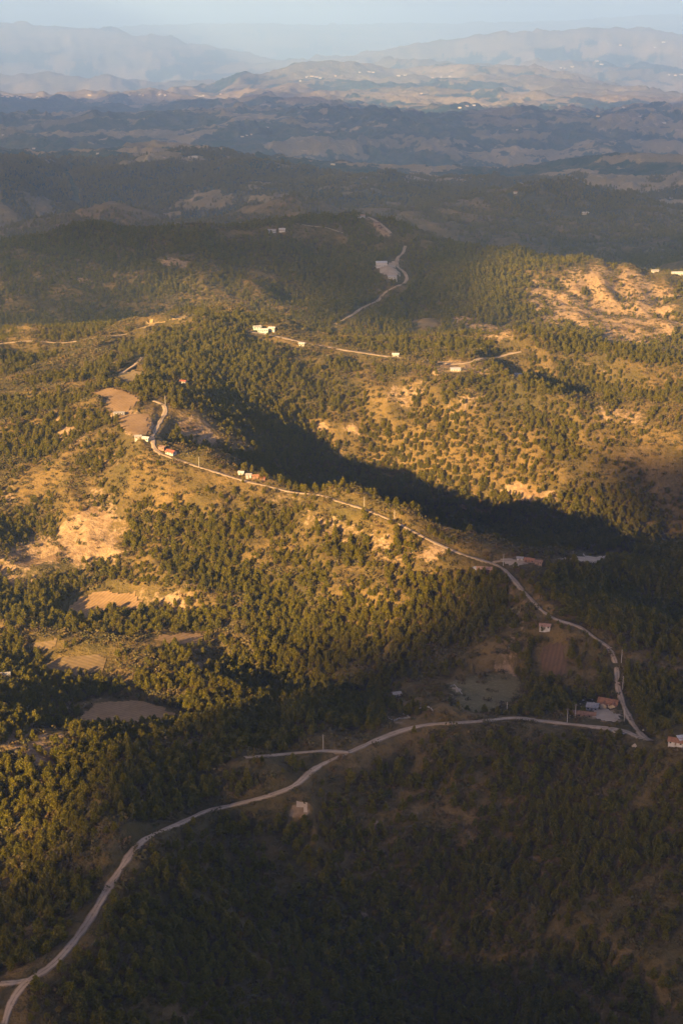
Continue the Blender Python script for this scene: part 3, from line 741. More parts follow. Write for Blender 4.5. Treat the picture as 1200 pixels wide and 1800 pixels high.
inframe = (cpx > -30) & (cpx < 1230) & (cpy > -10) & (cpy < 1830)
slant = np.sqrt(cx_ ** 2 + cy_ ** 2 + cz_ ** 2)
size_px = hfac / slant
pi = np.nonzero(pin)[0]
def largest(k, n):
    c = pi[(kind[pi] == k) & (cpx[pi] > 0) & (cpx[pi] < 1200) & (cpy[pi] > 0) & (cpy[pi] < 1790)]
    return c[np.argsort(-size_px[c])[:n]]
near_p = largest(0, 297); near_o = largest(1, 160)

road_main = road_paths[2][1]
def plant(i, kname, crown_me, trunk_me, lab, gp, s, q=None):
    t = empty(kname, (cx_[i], cy_[i], cz_[i]), rng.uniform(0, 6.28)); q = q or s; t.scale = (q, q, s); tag(t, lab, 'tree', gp); out = []
    for nm, me in (('crown', crown_me), ('trunk', trunk_me)):
        o = bpy.data.objects.new(nm, me); C.objects.link(o); o.parent = t; out.append(o)
    return out
def zone(i):
    x, y, px, py = cx_[i], cy_[i], cpx[i], cpy[i]
    j = np.argmin(np.abs(road_main[:, 1] - y)); left = px < proj(*road_main[j])[0] - 2
    tall = hfac[i] > 1.0
    return left, tall, px, py
protoP = []; protoO = []; nplanted = 0
def place_words(i):
    left, tall, px, py = zone(i)
    band = 'at the bottom edge' if py > 1750 else 'just above bottom edge' if py > 1710 else 'a twentieth way up' if py > 1670 else 'a tenth way up' if py > 1620 else 'an eighth way up' if py > 1570 else 'a fifth way up'
    if rd[i] < 9: where = ('on the left verge of the long road' if left else 'on the right verge of the long road') if px < 620 else 'beside the dirt road'
    elif left and px < 420: where = 'on the slope left of the long road'
    elif px < 180: where = 'between road and bottom left corner'
    elif px < 330: where = 'on the bank right of the long road'
    elif px < 460: where = 'in the shaded wood right of the road'
    elif px < 600: where = 'on the wooded left rim of the ravine'
    elif px < 720: where = 'on the left flank of the dark ravine'
    elif px < 860: where = 'in the bed of the dark ravine'
    elif px < 1020: where = 'on the right flank of the dark ravine'
    else: where = 'on the dark slope in the lower right corner'
    return band, where
for i in near_p:
    band, where = place_words(i); h_ = hfac[i]; sz = 'tall' if h_ > .95 else 'middling' if h_ > .72 else 'small'
    lab = f'{sz} dark pine {where}, {band}'; gp = f'{sz} pines {where}, {band}'
    s = hfac[i] * .97; v = nplanted % 5; nplanted += 1
    protoP.append(plant(i, 'pine_tree', PINE_NEAR[v], PINE_TRUNK[v % 2], lab, gp, s, s * rng.uniform(.95, 1.25)))
for i in near_o:
    band, where = place_words(i); sz = 'broad' if hfac[i] > .75 else 'small'
    protoO.append(plant(i, 'broadleaf_tree', OAK_NEAR[len(protoO) % 3], OAK_TRUNK, f'{sz} brownish oak {where}, {band}', f'{sz} round oaks {where}, {band}', hfac[i] * .85))
taken = np.zeros(cx_.size, bool); taken[near_p] = True; taken[near_o] = True

# the rest: one wood of each kind, planted by geometry nodes from the single trees above
def wood(name, label, ids, protos, lod, sc_mul=1.0, flat=1.0):
    P = np.c_[cx_[ids], cy_[ids], cz_[ids]]
    me = bpy.data.meshes.new(name); me.vertices.add(len(P)); me.vertices.foreach_set('co', P.astype(np.float32).ravel())
    n = len(P); g = np.random.default_rng(n)
    rot = np.c_[g.normal(0, .05, n), g.normal(0, .05, n), g.uniform(0, 6.283, n)].astype(np.float32)
    s = hfac[ids] * sc_mul; w_ = s * g.uniform(.9, 1.3, n)
    scl = np.c_[w_, w_, s * flat].astype(np.float32)
    a = me.attributes.new('rot', 'FLOAT_VECTOR', 'POINT'); a.data.foreach_set('vector', rot.ravel())
    a = me.attributes.new('scl', 'FLOAT_VECTOR', 'POINT'); a.data.foreach_set('vector', scl.ravel())
    a = me.attributes.new('var', 'INT', 'POINT'); a.data.foreach_set('value', (g.integers(0, 3, n) + 3 * lod[ids]).astype(np.int32))
    o = bpy.data.objects.new(name, me); C.objects.link(o); tag(o, label, kind='stuff')
    ng = bpy.data.node_groups.new(name, 'GeometryNodeTree')
    ng.interface.new_socket('Geometry', in_out='INPUT', socket_type='NodeSocketGeometry'); ng.interface.new_socket('Geometry', in_out='OUTPUT', socket_type='NodeSocketGeometry')
    N = ng.nodes; L = ng.links; gi = N.new('NodeGroupInput'); go = N.new('NodeGroupOutput')
    J = N.new('GeometryNodeJoinGeometry')
    def na(nm, t):
        x = N.new('GeometryNodeInputNamedAttribute'); x.data_type = t; x.inputs[0].default_value = nm; return x.outputs['Attribute']
    var = na('var', 'INT')
    for k, obs in enumerate(protos):
        oi = N.new('GeometryNodeJoinGeometry')
        for ob in obs:
            q = N.new('GeometryNodeObjectInfo'); q.inputs['Object'].default_value = ob; q.inputs['As Instance'].default_value = False
            L.new(q.outputs['Geometry'], oi.inputs[0])
        cmp_ = N.new('FunctionNodeCompare'); cmp_.data_type = 'INT'; cmp_.operation = 'EQUAL'; L.new(var, cmp_.inputs[2]); cmp_.inputs[3].default_value = k
        ip = N.new('GeometryNodeInstanceOnPoints'); L.new(gi.outputs[0], ip.inputs['Points']); L.new(cmp_.outputs[0], ip.inputs['Selection'])
        L.new(oi.outputs['Geometry'], ip.inputs['Instance']); L.new(na('rot', 'FLOAT_VECTOR'), ip.inputs['Rotation']); L.new(na('scl', 'FLOAT_VECTOR'), ip.inputs['Scale'])
        L.new(ip.outputs[0], J.inputs[0])
    L.new(J.outputs[0], go.inputs[0])
    md = o.modifiers.new('plant', 'NODES'); md.node_group = ng
    return o

taken = np.zeros(cx_.size, bool); taken[near_p] = True; taken[near_o] = True
PINE_FAR = [raw_mesh('pine_crown', crown_pine(300 + i, 150, 1.0, i % 2), M_pine) for i in range(3)]
OAK_FAR = [raw_mesh('oak_crown', crown_round(400 + i, 110, 1.0), M_oak) for i in range(3)]
TR_FAR = raw_mesh('pine_trunk', trunk_geo(13, .25, 51, 2), M_bark)
def nearest(px, py, k):
    c = pi[(kind[pi] == k) & ~taken[pi]]; i = c[np.argmin(np.hypot(cpx[c] - px, cpy[c] - py))]; taken[i] = True; return i
farP = [plant(nearest(px, py, 0), 'pine_tree', PINE_FAR[k], TR_FAR, lab, None, 1.0) for k, (px, py, lab) in enumerate([
    (300, 385, 'small dark pine on the far wooded crest above a bare clearing'), (560, 385, 'distant dark pine on the crest left of the ridge road'),
    (900, 452, 'distant dark pine on the crest left of the pale cliffs')])]
farO = [plant(nearest(px, py, 1), 'broadleaf_tree', OAK_FAR[k], TR_FAR, lab, None, .85) for k, (px, py, lab) in enumerate([
    (150, 520, 'distant brownish oak low on the hazy hillside at the left'), (860, 560, 'distant brownish oak beside the brown clearing in the far woods'),
    (1100, 600, 'distant brownish oak under the pale cliffs')])]
rest = pin & ~taken
lod = (cst > 5).astype(int)
wood('pine_forest', 'pine forest covering the ridges and hollows, golden where sunlit and nearly black in shade', np.nonzero(rest & (kind == 0))[0], protoP[:3] + farP, lod, 1.0)
wood('oak_woodland', 'brownish round-crowned oaks scattered through the pine slopes', np.nonzero(rest & (kind == 1))[0], protoO[:3] + farO, lod, .85)
# scrub on the open slopes
def shrubs():
    X, Y = np.meshgrid(np.arange(-1000, 1000, 4.3), np.arange(420, 3000, 4.3)); X = X.ravel() + rng.uniform(-2, 2, X.size); Y = Y.ravel() + rng.uniform(-2, 2, Y.size)
    k = np.abs(X / Y) < .33; X, Y = X[k], Y[k]; Z = Hh(X, Y); a, b = fij(X, Y)
    d = bil(dens_.reshape(NR, NA), a, b); br = bil(bare_.reshape(NR, NA), a, b); cl = bil(clr_.reshape(NR, NA), a, b) * .8
    p = (.62 - .40 * sstep(.3, .8, br)) * (1 - .85 * cl) * (.4 + .9 * sstep(-.2, .25, fbm(X, Y, 40, 3, 411)))
    k = rng.uniform(size=X.size) < p; X, Y, Z = X[k], Y[k], Z[k]
    f = np.zeros(X.size, bool)
    for P, q_ in zip(field_polys, FIELDS):
        if q_[0] != 'M_gold': f |= inpoly(X, Y, [tuple(q) for q in P])
    r = np.full(X.size, 1e9)
    for s in range(0, X.size, 8000):
        m = (R[:, 1] > Y[s:s+8000].min() - 30) & (R[:, 1] < Y[s:s+8000].max() + 30)
        if m.any(): r[s:s+8000] = (np.hypot(X[s:s+8000, None] - R[None, m, 0], Y[s:s+8000, None] - R[None, m, 1]) - R[None, m, 3] / 2).min(1)
    k = ~f & (r > 1.6); return X[k], Y[k], Z[k]
shx, shy, shz = shrubs()
sm = [raw_mesh('shrub', scrub(500 + i, 46, .42), M_scrub) for i in range(3)]
so_ = []
for k, (px, py, lab) in enumerate([(330, 745, 'low brown shrub on the bare slope right of the hilltop road'), (860, 1215, 'low brown shrub in the dry grass field above the road'), (640, 975, 'low brown shrub on the sunlit slope below the ridge road')]):
    p = hit(px, py); o = bpy.data.objects.new('shrub', sm[k]); C.objects.link(o); o.location = p; o.scale = (1.5, 1.5, 1.5); tag(o, lab, 'shrub'); so_.append([o])
_sv = (cx_, cy_, cz_, hfac)
cx_, cy_, cz_ = shx, shy, shz; hfac = rng.uniform(.6, 1.9, shx.size)
wood('scrub_cover', 'dry brown scrub dotted over the open slopes', np.arange(shx.size), so_, np.zeros(shx.size, int), 1.0)
cx_, cy_, cz_, hfac = _sv
#@@PART3
# ------------------------------------------------------------------ buildings
def flatmat(name, col, var=.12, rough=.8, sc=1 / 1.5):
    m, n, b = new_mat(name); tc = n.nodes.new('ShaderNodeTexCoord')
    lo = tuple(c * (1 - var * 2) for c in col)
    n.links.new(mix(n, ramp(n, noise(n, tc.outputs['Object'], sc, 4, .65), .35, .7), lo, col), b.inputs['Base Color'])
    b.inputs['Roughness'].default_value = rough; return m
def ribbed(name, col, rough=.5, pitch=3.5):
    m, n, b = new_mat(name); tc = n.nodes.new('ShaderNodeTexCoord')
    wv = n.nodes.new('ShaderNodeTexWave'); wv.inputs['Scale'].default_value = pitch; wv.bands_direction = 'X'; n.links.new(tc.outputs['Object'], wv.inputs['Vector'])
    dirt = noise(n, tc.outputs['Object'], .7, 4, .65)
    lo = tuple(c * .6 for c in col); n.links.new(mix(n, ramp(n, dirt, .4, .72), col, lo), b.inputs['Base Color'])
    bp = n.nodes.new('ShaderNodeBump'); bp.inputs['Distance'].default_value = .06; n.links.new(wv.outputs[1], bp.inputs['Height']); n.links.new(bp.outputs[0], b.inputs['Normal'])
    b.inputs['Roughness'].default_value = rough; return m
WALL = {'cream': flatmat('cream_wall', (.56, .44, .28)), 'white': flatmat('white_wall', (.46, .42, .35)), 'adobe': flatmat('adobe_wall', (.36, .24, .15)),
        'brick': flatmat('brick_wall', (.27, .15, .09)), 'grey': flatmat('block_wall', (.38, .36, .33)), 'green': flatmat('pale_green_wall', (.45, .58, .48))}
ROOF = {'tile': ribbed('orange_tile_roof', (.30, .145, .075), .85), 'red': ribbed('red_roof', (.27, .09, .055), .75), 'metal': ribbed('blue_grey_metal_roof', (.34, .31, .27), .6),
        'white': ribbed('white_metal_roof', (.46, .45, .42), .6), 'brown': ribbed('brown_tile_roof', (.26, .15, .09), .9), 'rust': ribbed('rusty_metal_roof', (.34, .20, .13), .7)}
M_glass, _n, _b = new_mat('window_glass'); _b.inputs['Base Color'].default_value = (.03, .035, .04, 1); _b.inputs['Roughness'].default_value = .1; _b.inputs['Specular IOR Level'].default_value = .5
M_wood = flatmat('weathered_wood', (.20, .13, .08))
def box(V, Fc, x0, x1, y0, y1, z0, z1):
    b = len(V); V += [(x, y, z) for z in (z0, z1) for y in (y0, y1) for x in (x0, x1)]
    Fc += [tuple(b + q for q in f) for f in ((0, 2, 3, 1), (4, 5, 7, 6), (0, 1, 5, 4), (2, 6, 7, 3), (0, 4, 6, 2), (1, 3, 7, 5))]
def gable_walls(L, Wd, H, rise, th=0):
    a, b = L / 2, Wd / 2
    V = [(-a, -b, -2.5), (a, -b, -2.5), (a, b, -2.5), (-a, b, -2.5), (-a, -b, H), (a, -b, H), (a, b, H), (-a, b, H), (-a, 0, H + rise), (a, 0, H + rise)]
    return V, [(0, 1, 5, 4), (2, 3, 7, 6), (1, 2, 6, 9, 5), (3, 0, 4, 8, 7), (0, 3, 2, 1)]
def gable_roof(L, Wd, H, rise, ov=.6, th=.16):
    a, b = L / 2 + ov, Wd / 2 + ov; k = rise / (Wd / 2); zl = H - ov * k
    V = []; 
    for d in (.05, .05 + th): V += [(-a, -b, zl + d), (a, -b, zl + d), (a, 0, H + rise + d), (-a, 0, H + rise + d), (a, b, zl + d), (-a, b, zl + d)]
    return V, [(6, 7, 8, 9), (9, 8, 10, 11), (3, 2, 1, 0), (5, 4, 2, 3), (0, 1, 7, 6), (4, 5, 11, 10), (1, 2, 8, 7), (2, 4, 10, 8), (3, 0, 6, 9), (5, 3, 9, 11)]
def shed_roof(L, Wd, H, rise, ov=.4, th=.14):
    a, b = L / 2 + ov, Wd / 2 + ov
    V = [(x, y, H + .05 + (rise if y > 0 else 0) + d) for d in (0, th) for y in (-b, b) for x in (-a, a)]
    return V, [(0, 2, 3, 1), (4, 5, 7, 6), (0, 1, 5, 4), (2, 6, 7, 3), (0, 4, 6, 2), (1, 3, 7, 5)]
def window(t, x, y, z, w_, h, face):
    """face: unit outward normal in the plan (nx, ny)"""
    V = []; Fc = []; nx, ny = face; d = .07
    def slab(u0, u1, z0, z1, o0, o1, V, Fc):
        b = len(V)
        for zz in (z0, z1):
            for o in (o0, o1):
                for u_ in (u0, u1): V.append((x + nx * o - ny * u_, y + ny * o + nx * u_, zz))
        for f in ((0, 2, 3, 1), (4, 5, 7, 6), (0, 1, 5, 4), (2, 6, 7, 3), (0, 4, 6, 2), (1, 3, 7, 5)): Fc.append(tuple(b + q for q in f))
    for a in ((-w_ / 2 - .1, -w_ / 2, z, z + h), (w_ / 2, w_ / 2 + .1, z, z + h), (-w_ / 2 - .1, w_ / 2 + .1, z - .1, z), (-w_ / 2 - .1, w_ / 2 + .1, z + h, z + h + .1)): slab(*a, .003, d, V, Fc)
    fr = mesh_np('window', V, Fc, [M_wood], parent=t); V = []; Fc = []; slab(-w_ / 2, w_ / 2, z, z + h, .004, .03, V, Fc)
    mesh_np('pane', V, Fc, [M_glass], parent=fr)
def building(px, py, L, Wd, H, rot, wall, roof, label, kind='house', form='gable', rise=None, detail=True, group=None, cat='house', near=0, at=None):
    p = at if at is not None else hit(px, py, near)
    t = empty(kind, (p[0], p[1], p[2] + .1), math.radians(rot)); tag(t, label, cat, group)
    rise = rise if rise is not None else Wd * .26
    if form == 'gable': wv, wf = gable_walls(L, Wd, H, rise); rv, rf = gable_roof(L, Wd, H, rise)
    else:
        wv = []; wf = []; box(wv, wf, -L / 2, L / 2, -Wd / 2, Wd / 2, -2.5, H); rv, rf = shed_roof(L, Wd, H, rise if rise else .4)
    mesh_np('wall', wv, wf, [WALL[wall]], parent=t); mesh_np('roof', rv, rf, [ROOF[roof]], parent=t)
    if detail:
        V = []; Fc = []; box(V, Fc, -.5, .5, -Wd / 2 - .07, -Wd / 2 - .003, 0, 2.1); mesh_np('door', V, Fc, [M_wood], parent=t)
        n = max(1, int(L / 5))
        for i in range(n):
            for sgn in ((-1, 1) if L > 6 else (1,)):
                x = sgn * (L / 2 - 1.4 - i * 2.6)
                if abs(x) > 1.4: window(t, x, -Wd / 2, 1.0, 1.0, 1.1, (0, -1))
        window(t, -L / 2, 0, 1.0, 1.0, 1.1, (-1, 0)); window(t, L / 2, 0, 1.0, 1.0, 1.1, (1, 0))
    return t
# the tiled house above the road fork: three roofs side by side and a porch
t = building(1068, 1240, 13.5, 7.5, 3.3, -22, 'cream', 'tile', 'cream house with stepped orange tile roofs above the road fork', rise=2.0)
def child_block(t, cx, cy, L, Wd, H, rise, rot, wall, roof):
    c, s = math.cos(math.radians(rot)), math.sin(math.radians(rot))
    for nm, (v, f), m in (('wall', gable_walls(L, Wd, H, rise), WALL[wall]), ('roof', gable_roof(L, Wd, H, rise, .5), ROOF[roof])):
        v = [(cx + x * c - y * s, cy + x * s + y * c, z) for x, y, z in v]; mesh_np(nm, v, f, [m], parent=t)
child_block(t, -2.4, -3.7, 6.5, 4.2, 3.0, 1.3, 90, 'cream', 'tile'); child_block(t, 4.4, -3.6, 6.0, 4.6, 3.1, 1.4, 90, 'cream', 'tile')
V = []; Fc = []
for x in (5.9, 3.0, .4): box(V, Fc, x, x + .25, -8.0, -7.75, -1, 2.9)
mesh_np('porch_posts', V, Fc, [WALL['cream']], parent=t)
building(1040, 1247, 8.0, 5.5, 2.6, -18, 'grey', 'metal', 'shed with a blue-grey metal roof left of the tiled house', 'shed', 'shed', 1.0, cat='shed')
building(1026, 1259, 15.0, 4.5, 2.4, -12, 'adobe', 'brown', 'long low adobe building with brown tiles beside the roadside yard', rise=1.3)
building(1187, 1307, 9, 5.5, 2.4, -20, 'white', 'tile', 'white-walled house with an orange roof at the right edge', rise=1.5)
building(1200, 1304, 7, 5, 2.6, 10, 'white', 'white', 'white metal-roofed shed cut by the right edge of the view', 'shed', 'shed', .6, cat='shed')
building(697, 1223, 5.5, 4.2, 2.2, 15, 'white', 'metal', 'tiny pale blue-roofed hut alone in the dark clearing', 'hut', rise=1.0, cat='hut')
building(301, 798, 9.5, 6, 2.6, -35, 'white', 'red', 'white house with a bright red roof beside the hilltop road', rise=1.6)
building(243, 771, 6.5, 4.5, 2.7, 10, 'white', 'metal', 'pale blue-roofed shed left of the hilltop road', 'shed', rise=1.1, cat='shed')
building(257, 774, 6.5, 4.5, 2.7, -20, 'white', 'white', 'bright white house right beside the blue-roofed shed on the hill', rise=1.1)
building(285, 790, 6, 4.0, 2.4, -20, 'brick', 'rust', 'rust-roofed brick hut behind the red-roofed house', 'hut', 'shed', .6, cat='hut')
building(210, 729, 11, 3.6, 2.2, 4, 'grey', 'metal', 'long low grey shed at the edge of the hilltop yard', 'shed', 'shed', .5, cat='shed')
building(308, 679, 9, 5.5, 2.8, 10, 'brick', 'tile', 'orange-roofed brick house among the hilltop pines', rise=1.3)
building(322, 674, 7, 4.5, 2.8, -15, 'white', 'red', 'small white house with a red roof behind the brick one in the pines', rise=1.2)
building(294, 674, 7, 4.5, 2.4, 25, 'adobe', 'brown', 'brown-roofed hut left of the two houses in the pines', 'hut', rise=1.0, cat='hut')
for px, py, L, wl, rf, lab in ((424, 834, 5, 'white', 'white', 'white hut left end of the row on the ridge lane'), (437, 838, 5, 'grey', 'metal', 'grey hut second along the ridge lane row'),
        (449, 840, 5.5, 'brick', 'tile', 'orange-roofed house third along the ridge lane row'), (461, 843, 4.5, 'brick', 'red', 'red-roofed hut right end of the ridge lane row')):
    building(px, py, L, 4.2, 2.2, -14 + (px * 7) % 40, wl, rf, lab, 'house', rise=1.1)
building(852, 1004, 14, 6, 2.8, -6, 'brick', 'rust', 'long brick house with a rusty roof inside the road bend', rise=1.2)
building(838, 1003, 6, 4, 2.4, 30, 'white', 'white', 'white-roofed shed at the left end of the long brick house', 'shed', 'shed', .5, cat='shed')
building(913, 985, 5, 4, 2.4, -10, 'white', 'metal', 'small pale hut beside the dim yard on the ridge', 'hut', rise=.9, cat='hut')
building(930, 988, 8, 5, 2.5, -18, 'brick', 'tile', 'orange-roofed house right of the pale hut on the ridge', rise=1.2)
building(945, 991, 6, 4, 2.3, -5, 'adobe', 'brown', 'brown adobe hut at the right end of the ridge group', 'hut', rise=1.0, cat='hut')
building(957, 1104, 8, 5, 2.5, -12, 'white', 'rust', 'pale rusty-roofed house at the head of the reddish field', rise=1.2)
building(462, 583, 13, 6, 2.6, 8, 'green', 'white', 'long white-roofed hall on the crest beside the road', 'hall', rise=1.5, cat='hall')
building(478, 580, 8, 5, 2.8, -12, 'white', 'white', 'white house at the right end of the crest hall', rise=1.4)
building(452, 578, 10, 6, 3, 20, 'green', 'metal', 'pale green building left of the white crest hall', rise=1.3)
building(530, 607, 7, 5, 2.6, 0, 'white', 'white', 'lone white hut beside the crest road', 'hut', rise=1.0, cat='hut')
building(695, 626, 8, 5.5, 2.8, -5, 'white', 'white', 'small white house half way along the crest road', rise=1.1)
building(800, 652, 12, 7, 2.4, 0, 'white', 'white', 'white flat building glowing on the bright yard below the crest', 'hall', 'shed', .8, cat='hall')
building(884, 653, 10, 6, 3, -15, 'brick', 'tile', 'dull orange-roofed house on the crest right of the bright yard', rise=1.4)
building(907, 661, 16, 5, 2.6, -8, 'grey', 'metal', 'long grey shed on the crest right of the orange-roofed house', 'shed', 'shed', .5, cat='shed')
building(670, 468, 20, 12, 7.5, 6, 'white', 'white', 'large white two-storey building in the spur farmyard', rise=2, detail=True)
building(689, 489, 15, 8, 3.4, -5, 'white', 'metal', 'low white shed below the two-storey building on the spur', 'shed', rise=1.4, cat='shed')
building(476, 408, 20, 9, 4, 5, 'white', 'metal', 'blue-white shed on the pale strip of the far wooded crest', 'shed', rise=1.6, cat='shed')
building(496, 406, 12, 8, 4, -5, 'white', 'white', 'white house at the right end of the pale crest strip', rise=1.5)
building(205, 400, 14, 8, 3.5, 5, 'white', 'rust', 'rust-roofed house in the clearing on the left far crest', rise=1.5)
building(1028, 376, 24, 12, 5, 0, 'white', 'white', 'white house alone on the hazy hill at the right', rise=2.2, detail=False)
building(1190, 482, 22, 9, 3, 4, 'white', 'white', 'long white sheds at the right edge beyond the cliffs', 'shed', rise=1.8, detail=False, cat='shed')
building(1150, 479, 12, 9, 4, 4, 'grey', 'metal', 'small grey shed left of the long white ones beyond the cliffs', 'shed', rise=1.5, detail=False, cat='shed')
building(635, 382, 14, 8, 4, 10, 'grey', 'rust', 'grey house at the top of the pale spur track', rise=1.6, detail=False)
building(662, 395, 12, 7, 3.5, 20, 'adobe', 'brown', 'brown house half way down the pale spur track', rise=1.5, detail=False)
building(8, 1190, 9, 6, 2.6, 10, 'white', 'metal', 'blue-white roofed shed at the left edge among valley trees', 'shed', rise=1.2, cat='shed')
# far villages: small pale houses strung along the hazy ridges
FAR = {
 ('small white house in the village on the sunlit ridge at the far left', 'village houses on the far left ridge'): "(5,170) (14,171) (22,170) (31,171) (36,173) (66,171) (70,172)",
 ('small white house on the far ridge left of the brown peak', 'houses left of the brown peak'): "(158,168) (228,168) (246,167) (252,168) (281,167) (290,168) (346,169) (352,170) (358,169) (388,166)",
 ('small pale house on the flank of the brown peak', 'houses on the brown peak'): "(528,143) (540,136) (548,135) (556,136) (563,138) (590,134) (632,128) (648,127) (655,128)",
 ('small pale house on the sunny slopes right of the brown peak', 'houses right of the brown peak'): "(700,134) (712,133) (760,137) (775,136) (790,135) (808,190) (820,187) (832,186) (740,165)",
 ('small pale house on the far right sunlit hills', 'houses on the far right hills'): "(985,120) (992,121) (1005,118) (1048,108) (1056,114) (1090,80) (1150,84) (1175,132) (1186,133) (1196,132) (1165,75)",
 ('small pale house in the blue shaded valleys beyond', 'houses in the shaded far valleys'): "(426,241) (434,239) (442,237) (470,225) (335,277) (343,277) (148,279) (172,271) (6,238) (908,229) (1123,205) (1166,217) (1050,205) (1095,190) (905,340) (715,322) (60,262) (585,290)",
}
gi_ = 0
for (lab, gp), s in FAR.items():
    for px, py in parse(s):
        p = hit(px, py); sc = max(1.0, p[1] / 9000); gi_ += 1
        building(px, py, (17 + 6 * math.sin(gi_)) * sc, 9 * sc, 5 * sc, (gi_ * 47) % 60 - 30, ('white', 'white', 'cream')[gi_ % 3], ('white', 'rust', 'white', 'metal')[gi_ % 4], lab, group=gp, detail=False, rise=2.2 * sc, at=p)

# ------------------------------------------------------------------ utility poles
M_pole = flatmat('grey_pole', (.42, .38, .32)); 
def cyl(V, Fc, x, y, z0, z1, r0, r1, k=7):
    b = len(V)
    for z, r in ((z0, r0), (z1, r1)):
        for i in range(k): V.append((x + r * math.cos(6.2832 * i / k), y + r * math.sin(6.2832 * i / k), z))
    for i in range(k): j = (i + 1) % k; Fc.append((b + i, b + j, b + k + j, b + k + i))
    Fc.append(tuple(b + k + i for i in range(k)))
V = []; Fc = []; cyl(V, Fc, 0, 0, -1, 10.5, .24, .16); pole_me = mesh_np('shaft', V, Fc, [M_pole]); PM = pole_me.data; bpy.data.objects.remove(pole_me)
V = []; Fc = []; box(V, Fc, -1.2, 1.2, -.26, -.14, 9.6, 9.78); q = mesh_np('crossarm', V, Fc, [M_wood]); XM = q.data; bpy.data.objects.remove(q)
V = []; Fc = []
for x in (-1.05, 0.5, 1.05): cyl(V, Fc, x, -.2, 9.78, 10.0, .06, .04, 5)
q = mesh_np('insulator', V, Fc, [WALL['white']]); IM = q.data; bpy.data.objects.remove(q)
for px, py, rz, lab in ((568, 1317, 20, 'grey utility pole beside the upper road above the bend'), (693, 916, 30, 'grey utility pole on the sunlit ridge road'), (884, 994, 10, 'utility pole at the bend beside the dim yard'),
        (1091, 1165, 70, 'upper utility pole beside the road climbing from the fork'), (1093, 1212, 70, 'lower utility pole beside the road climbing from the fork'), (890, 1258, 5, 'utility pole above the lower road under the dry grass field'),
        (291, 712, 40, 'utility pole at the top of the hilltop road bend'), (996, 1270, 5, 'utility pole left of the roadside adobe building'), (1096, 1268, 60, 'utility pole just above the road fork'), (1010, 1262, 10, 'utility pole beside the boulder heap'),
        (350, 822, 50, 'utility pole on the ridge lane right of the red-roofed house'), (640, 893, 45, 'utility pole farther up the sunlit ridge road')):
    p = hit(px, py); t = empty('utility_pole', p, math.radians(rz)); tag(t, lab, 'utility pole')
    for nm, me in (('shaft', PM), ('crossarm', XM)):
        o = bpy.data.objects.new(nm, me); C.objects.link(o); o.parent = t
        if nm == 'crossarm': i_ = bpy.data.objects.new('insulators', IM); C.objects.link(i_); i_.parent = o

# ------------------------------------------------------------------ boulders, low walls
M_rock = speckle('pale_rock', (.44, .38, .30), (.34, .29, .22), (.26, .22, .17), sc=1 / .8, sc2=1 / 3)
def rock_mesh(seed):
    v, f = ICO; g = np.random.default_rng(seed); q = v * (1 + .22 * gnoise(v[:, 0] * 1.7 + seed, v[:, 1] * 1.7 + v[:, 2], seed))[:, None] * g.uniform(.7, 1.2, 3)
    return raw_mesh('boulder', (q, f.tolist()), M_rock)
RK = [rock_mesh(i) for i in range(4)]
for k, (px, py) in enumerate(parse("(1017,1227) (1024,1231) (1033,1225) (1040,1230) (1020,1237) (1028,1240) (1035,1236) (1043,1236) (1012,1240) (984,1258) (991,1256) (1002,1259) (1015,1262) (1021,1243) (1130,1284) (1038,1218)")):
    p = hit(px, py); o = bpy.data.objects.new('boulder', RK[k % 4]); C.objects.link(o); o.location = p; s = .7 + .5 * ((k * 7) % 5) / 5; o.scale = (s, s, s * .8); o.rotation_euler = (0, 0, k)
    if k == 14: tag(o, 'single pale boulder beside the road right of the fork', 'boulder')
    elif k in (9, 10, 11, 12): tag(o, 'pale boulder along the roadside left of the adobe building', 'boulder', 'boulders by the roadside')
    else: tag(o, 'pale boulder scattered behind the blue-grey shed', 'boulder', 'boulders behind the shed')
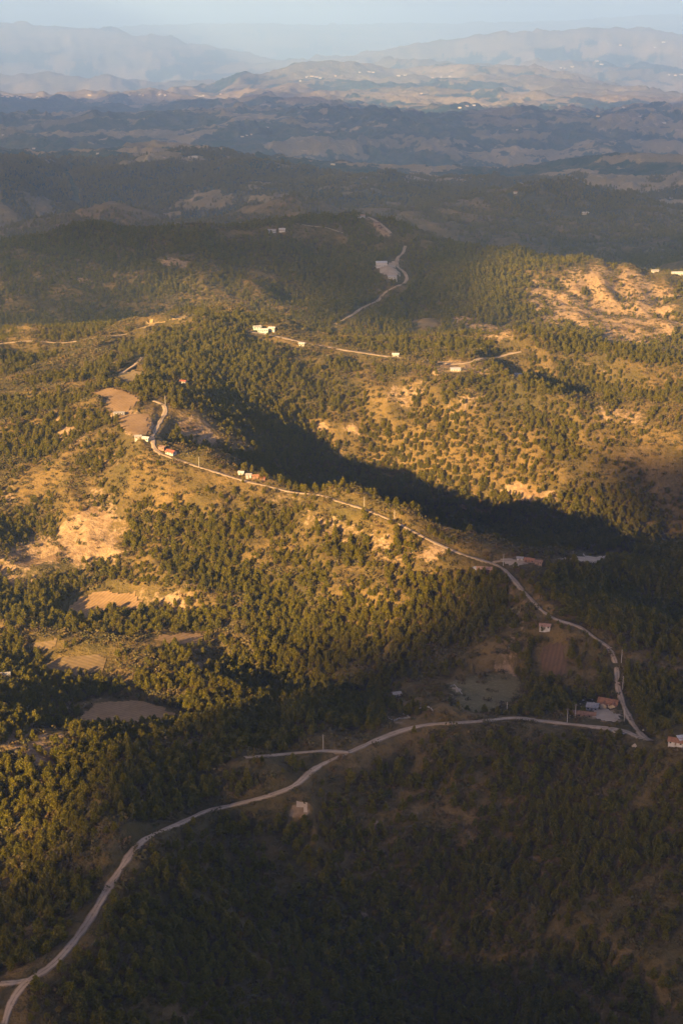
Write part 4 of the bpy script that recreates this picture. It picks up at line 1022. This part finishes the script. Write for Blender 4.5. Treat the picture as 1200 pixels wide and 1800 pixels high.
def low_wall(s, label, h=.9, w_=.55):
    P = np.array([hit(*p) for p in parse(s)]); V = []; Fc = []
    for a, b in zip(P[:-1], P[1:]):
        n = max(2, int(np.hypot(*(b - a)[:2]) / 1.5)); d = (b - a)[:2] / np.hypot(*(b - a)[:2]); nn = np.array((-d[1], d[0])) * w_ / 2; base = len(V)
        for i in range(n + 1):
            q = a[:2] + (b - a)[:2] * i / n; z = float(Hh(q[0], q[1])); hh = h * (1 + .35 * math.sin(i * 2.3 + a[0]))
            V += [(q[0] - nn[0], q[1] - nn[1], z - .5), (q[0] - nn[0], q[1] - nn[1], z + hh), (q[0] + nn[0], q[1] + nn[1], z + hh), (q[0] + nn[0], q[1] + nn[1], z - .5)]
        for i in range(n):
            k = base + i * 4
            for j in range(3): Fc.append((k + j, k + j + 1, k + j + 5, k + j + 4))
        Fc.append((base, base + 3, base + 2, base + 1)); k = base + n * 4; Fc.append((k, k + 1, k + 2, k + 3))
    o = mesh_np('stone_wall', V, Fc, [M_rock]); tag(o, label, 'wall')
low_wall("(684,1265) (692,1268) (700,1264) (720,1262) (712,1255) (698,1260)", 'ruined pale stone wall beside the road bend')
low_wall("(790,1208) (798,1205) (806,1214) (812,1222)", 'short pale stone wall at the left corner of the dry grass field')
low_wall("(1070,1283) (1090,1292) (1100,1290)", 'low stone wall along the yard by the road fork')
low_wall("(735,1246) (752,1243) (760,1250)", 'broken low stone wall in the dark clearing')
# ------------------------------------------------------------------ haze
def haze_box():
    x0, x1, y0, y1, z0, z1 = -100000, 100000, -500, 211000, -7000, 1200
    v = [(x, y, z) for z in (z0, z1) for y in (y0, y1) for x in (x0, x1)]
    f = [(0, 2, 3, 1), (4, 5, 7, 6), (0, 1, 5, 4), (2, 6, 7, 3), (0, 4, 6, 2), (1, 3, 7, 5)]
    m = bpy.data.materials.new('air'); m.use_nodes = True; n = m.node_tree; n.nodes.clear()
    o = n.nodes.new('ShaderNodeOutputMaterial'); p = n.nodes.new('ShaderNodeVolumePrincipled')
    p.inputs['Density'].default_value = HAZE; p.inputs['Color'].default_value = (*HAZE_COL, 1)
    p.inputs['Anisotropy'].default_value = 0.0
    n.links.new(p.outputs[0], o.inputs['Volume'])
    ob = mesh_np('haze', v, f, [m]); tag(ob, 'thin blue evening haze filling the valleys', kind='stuff')
haze_box()
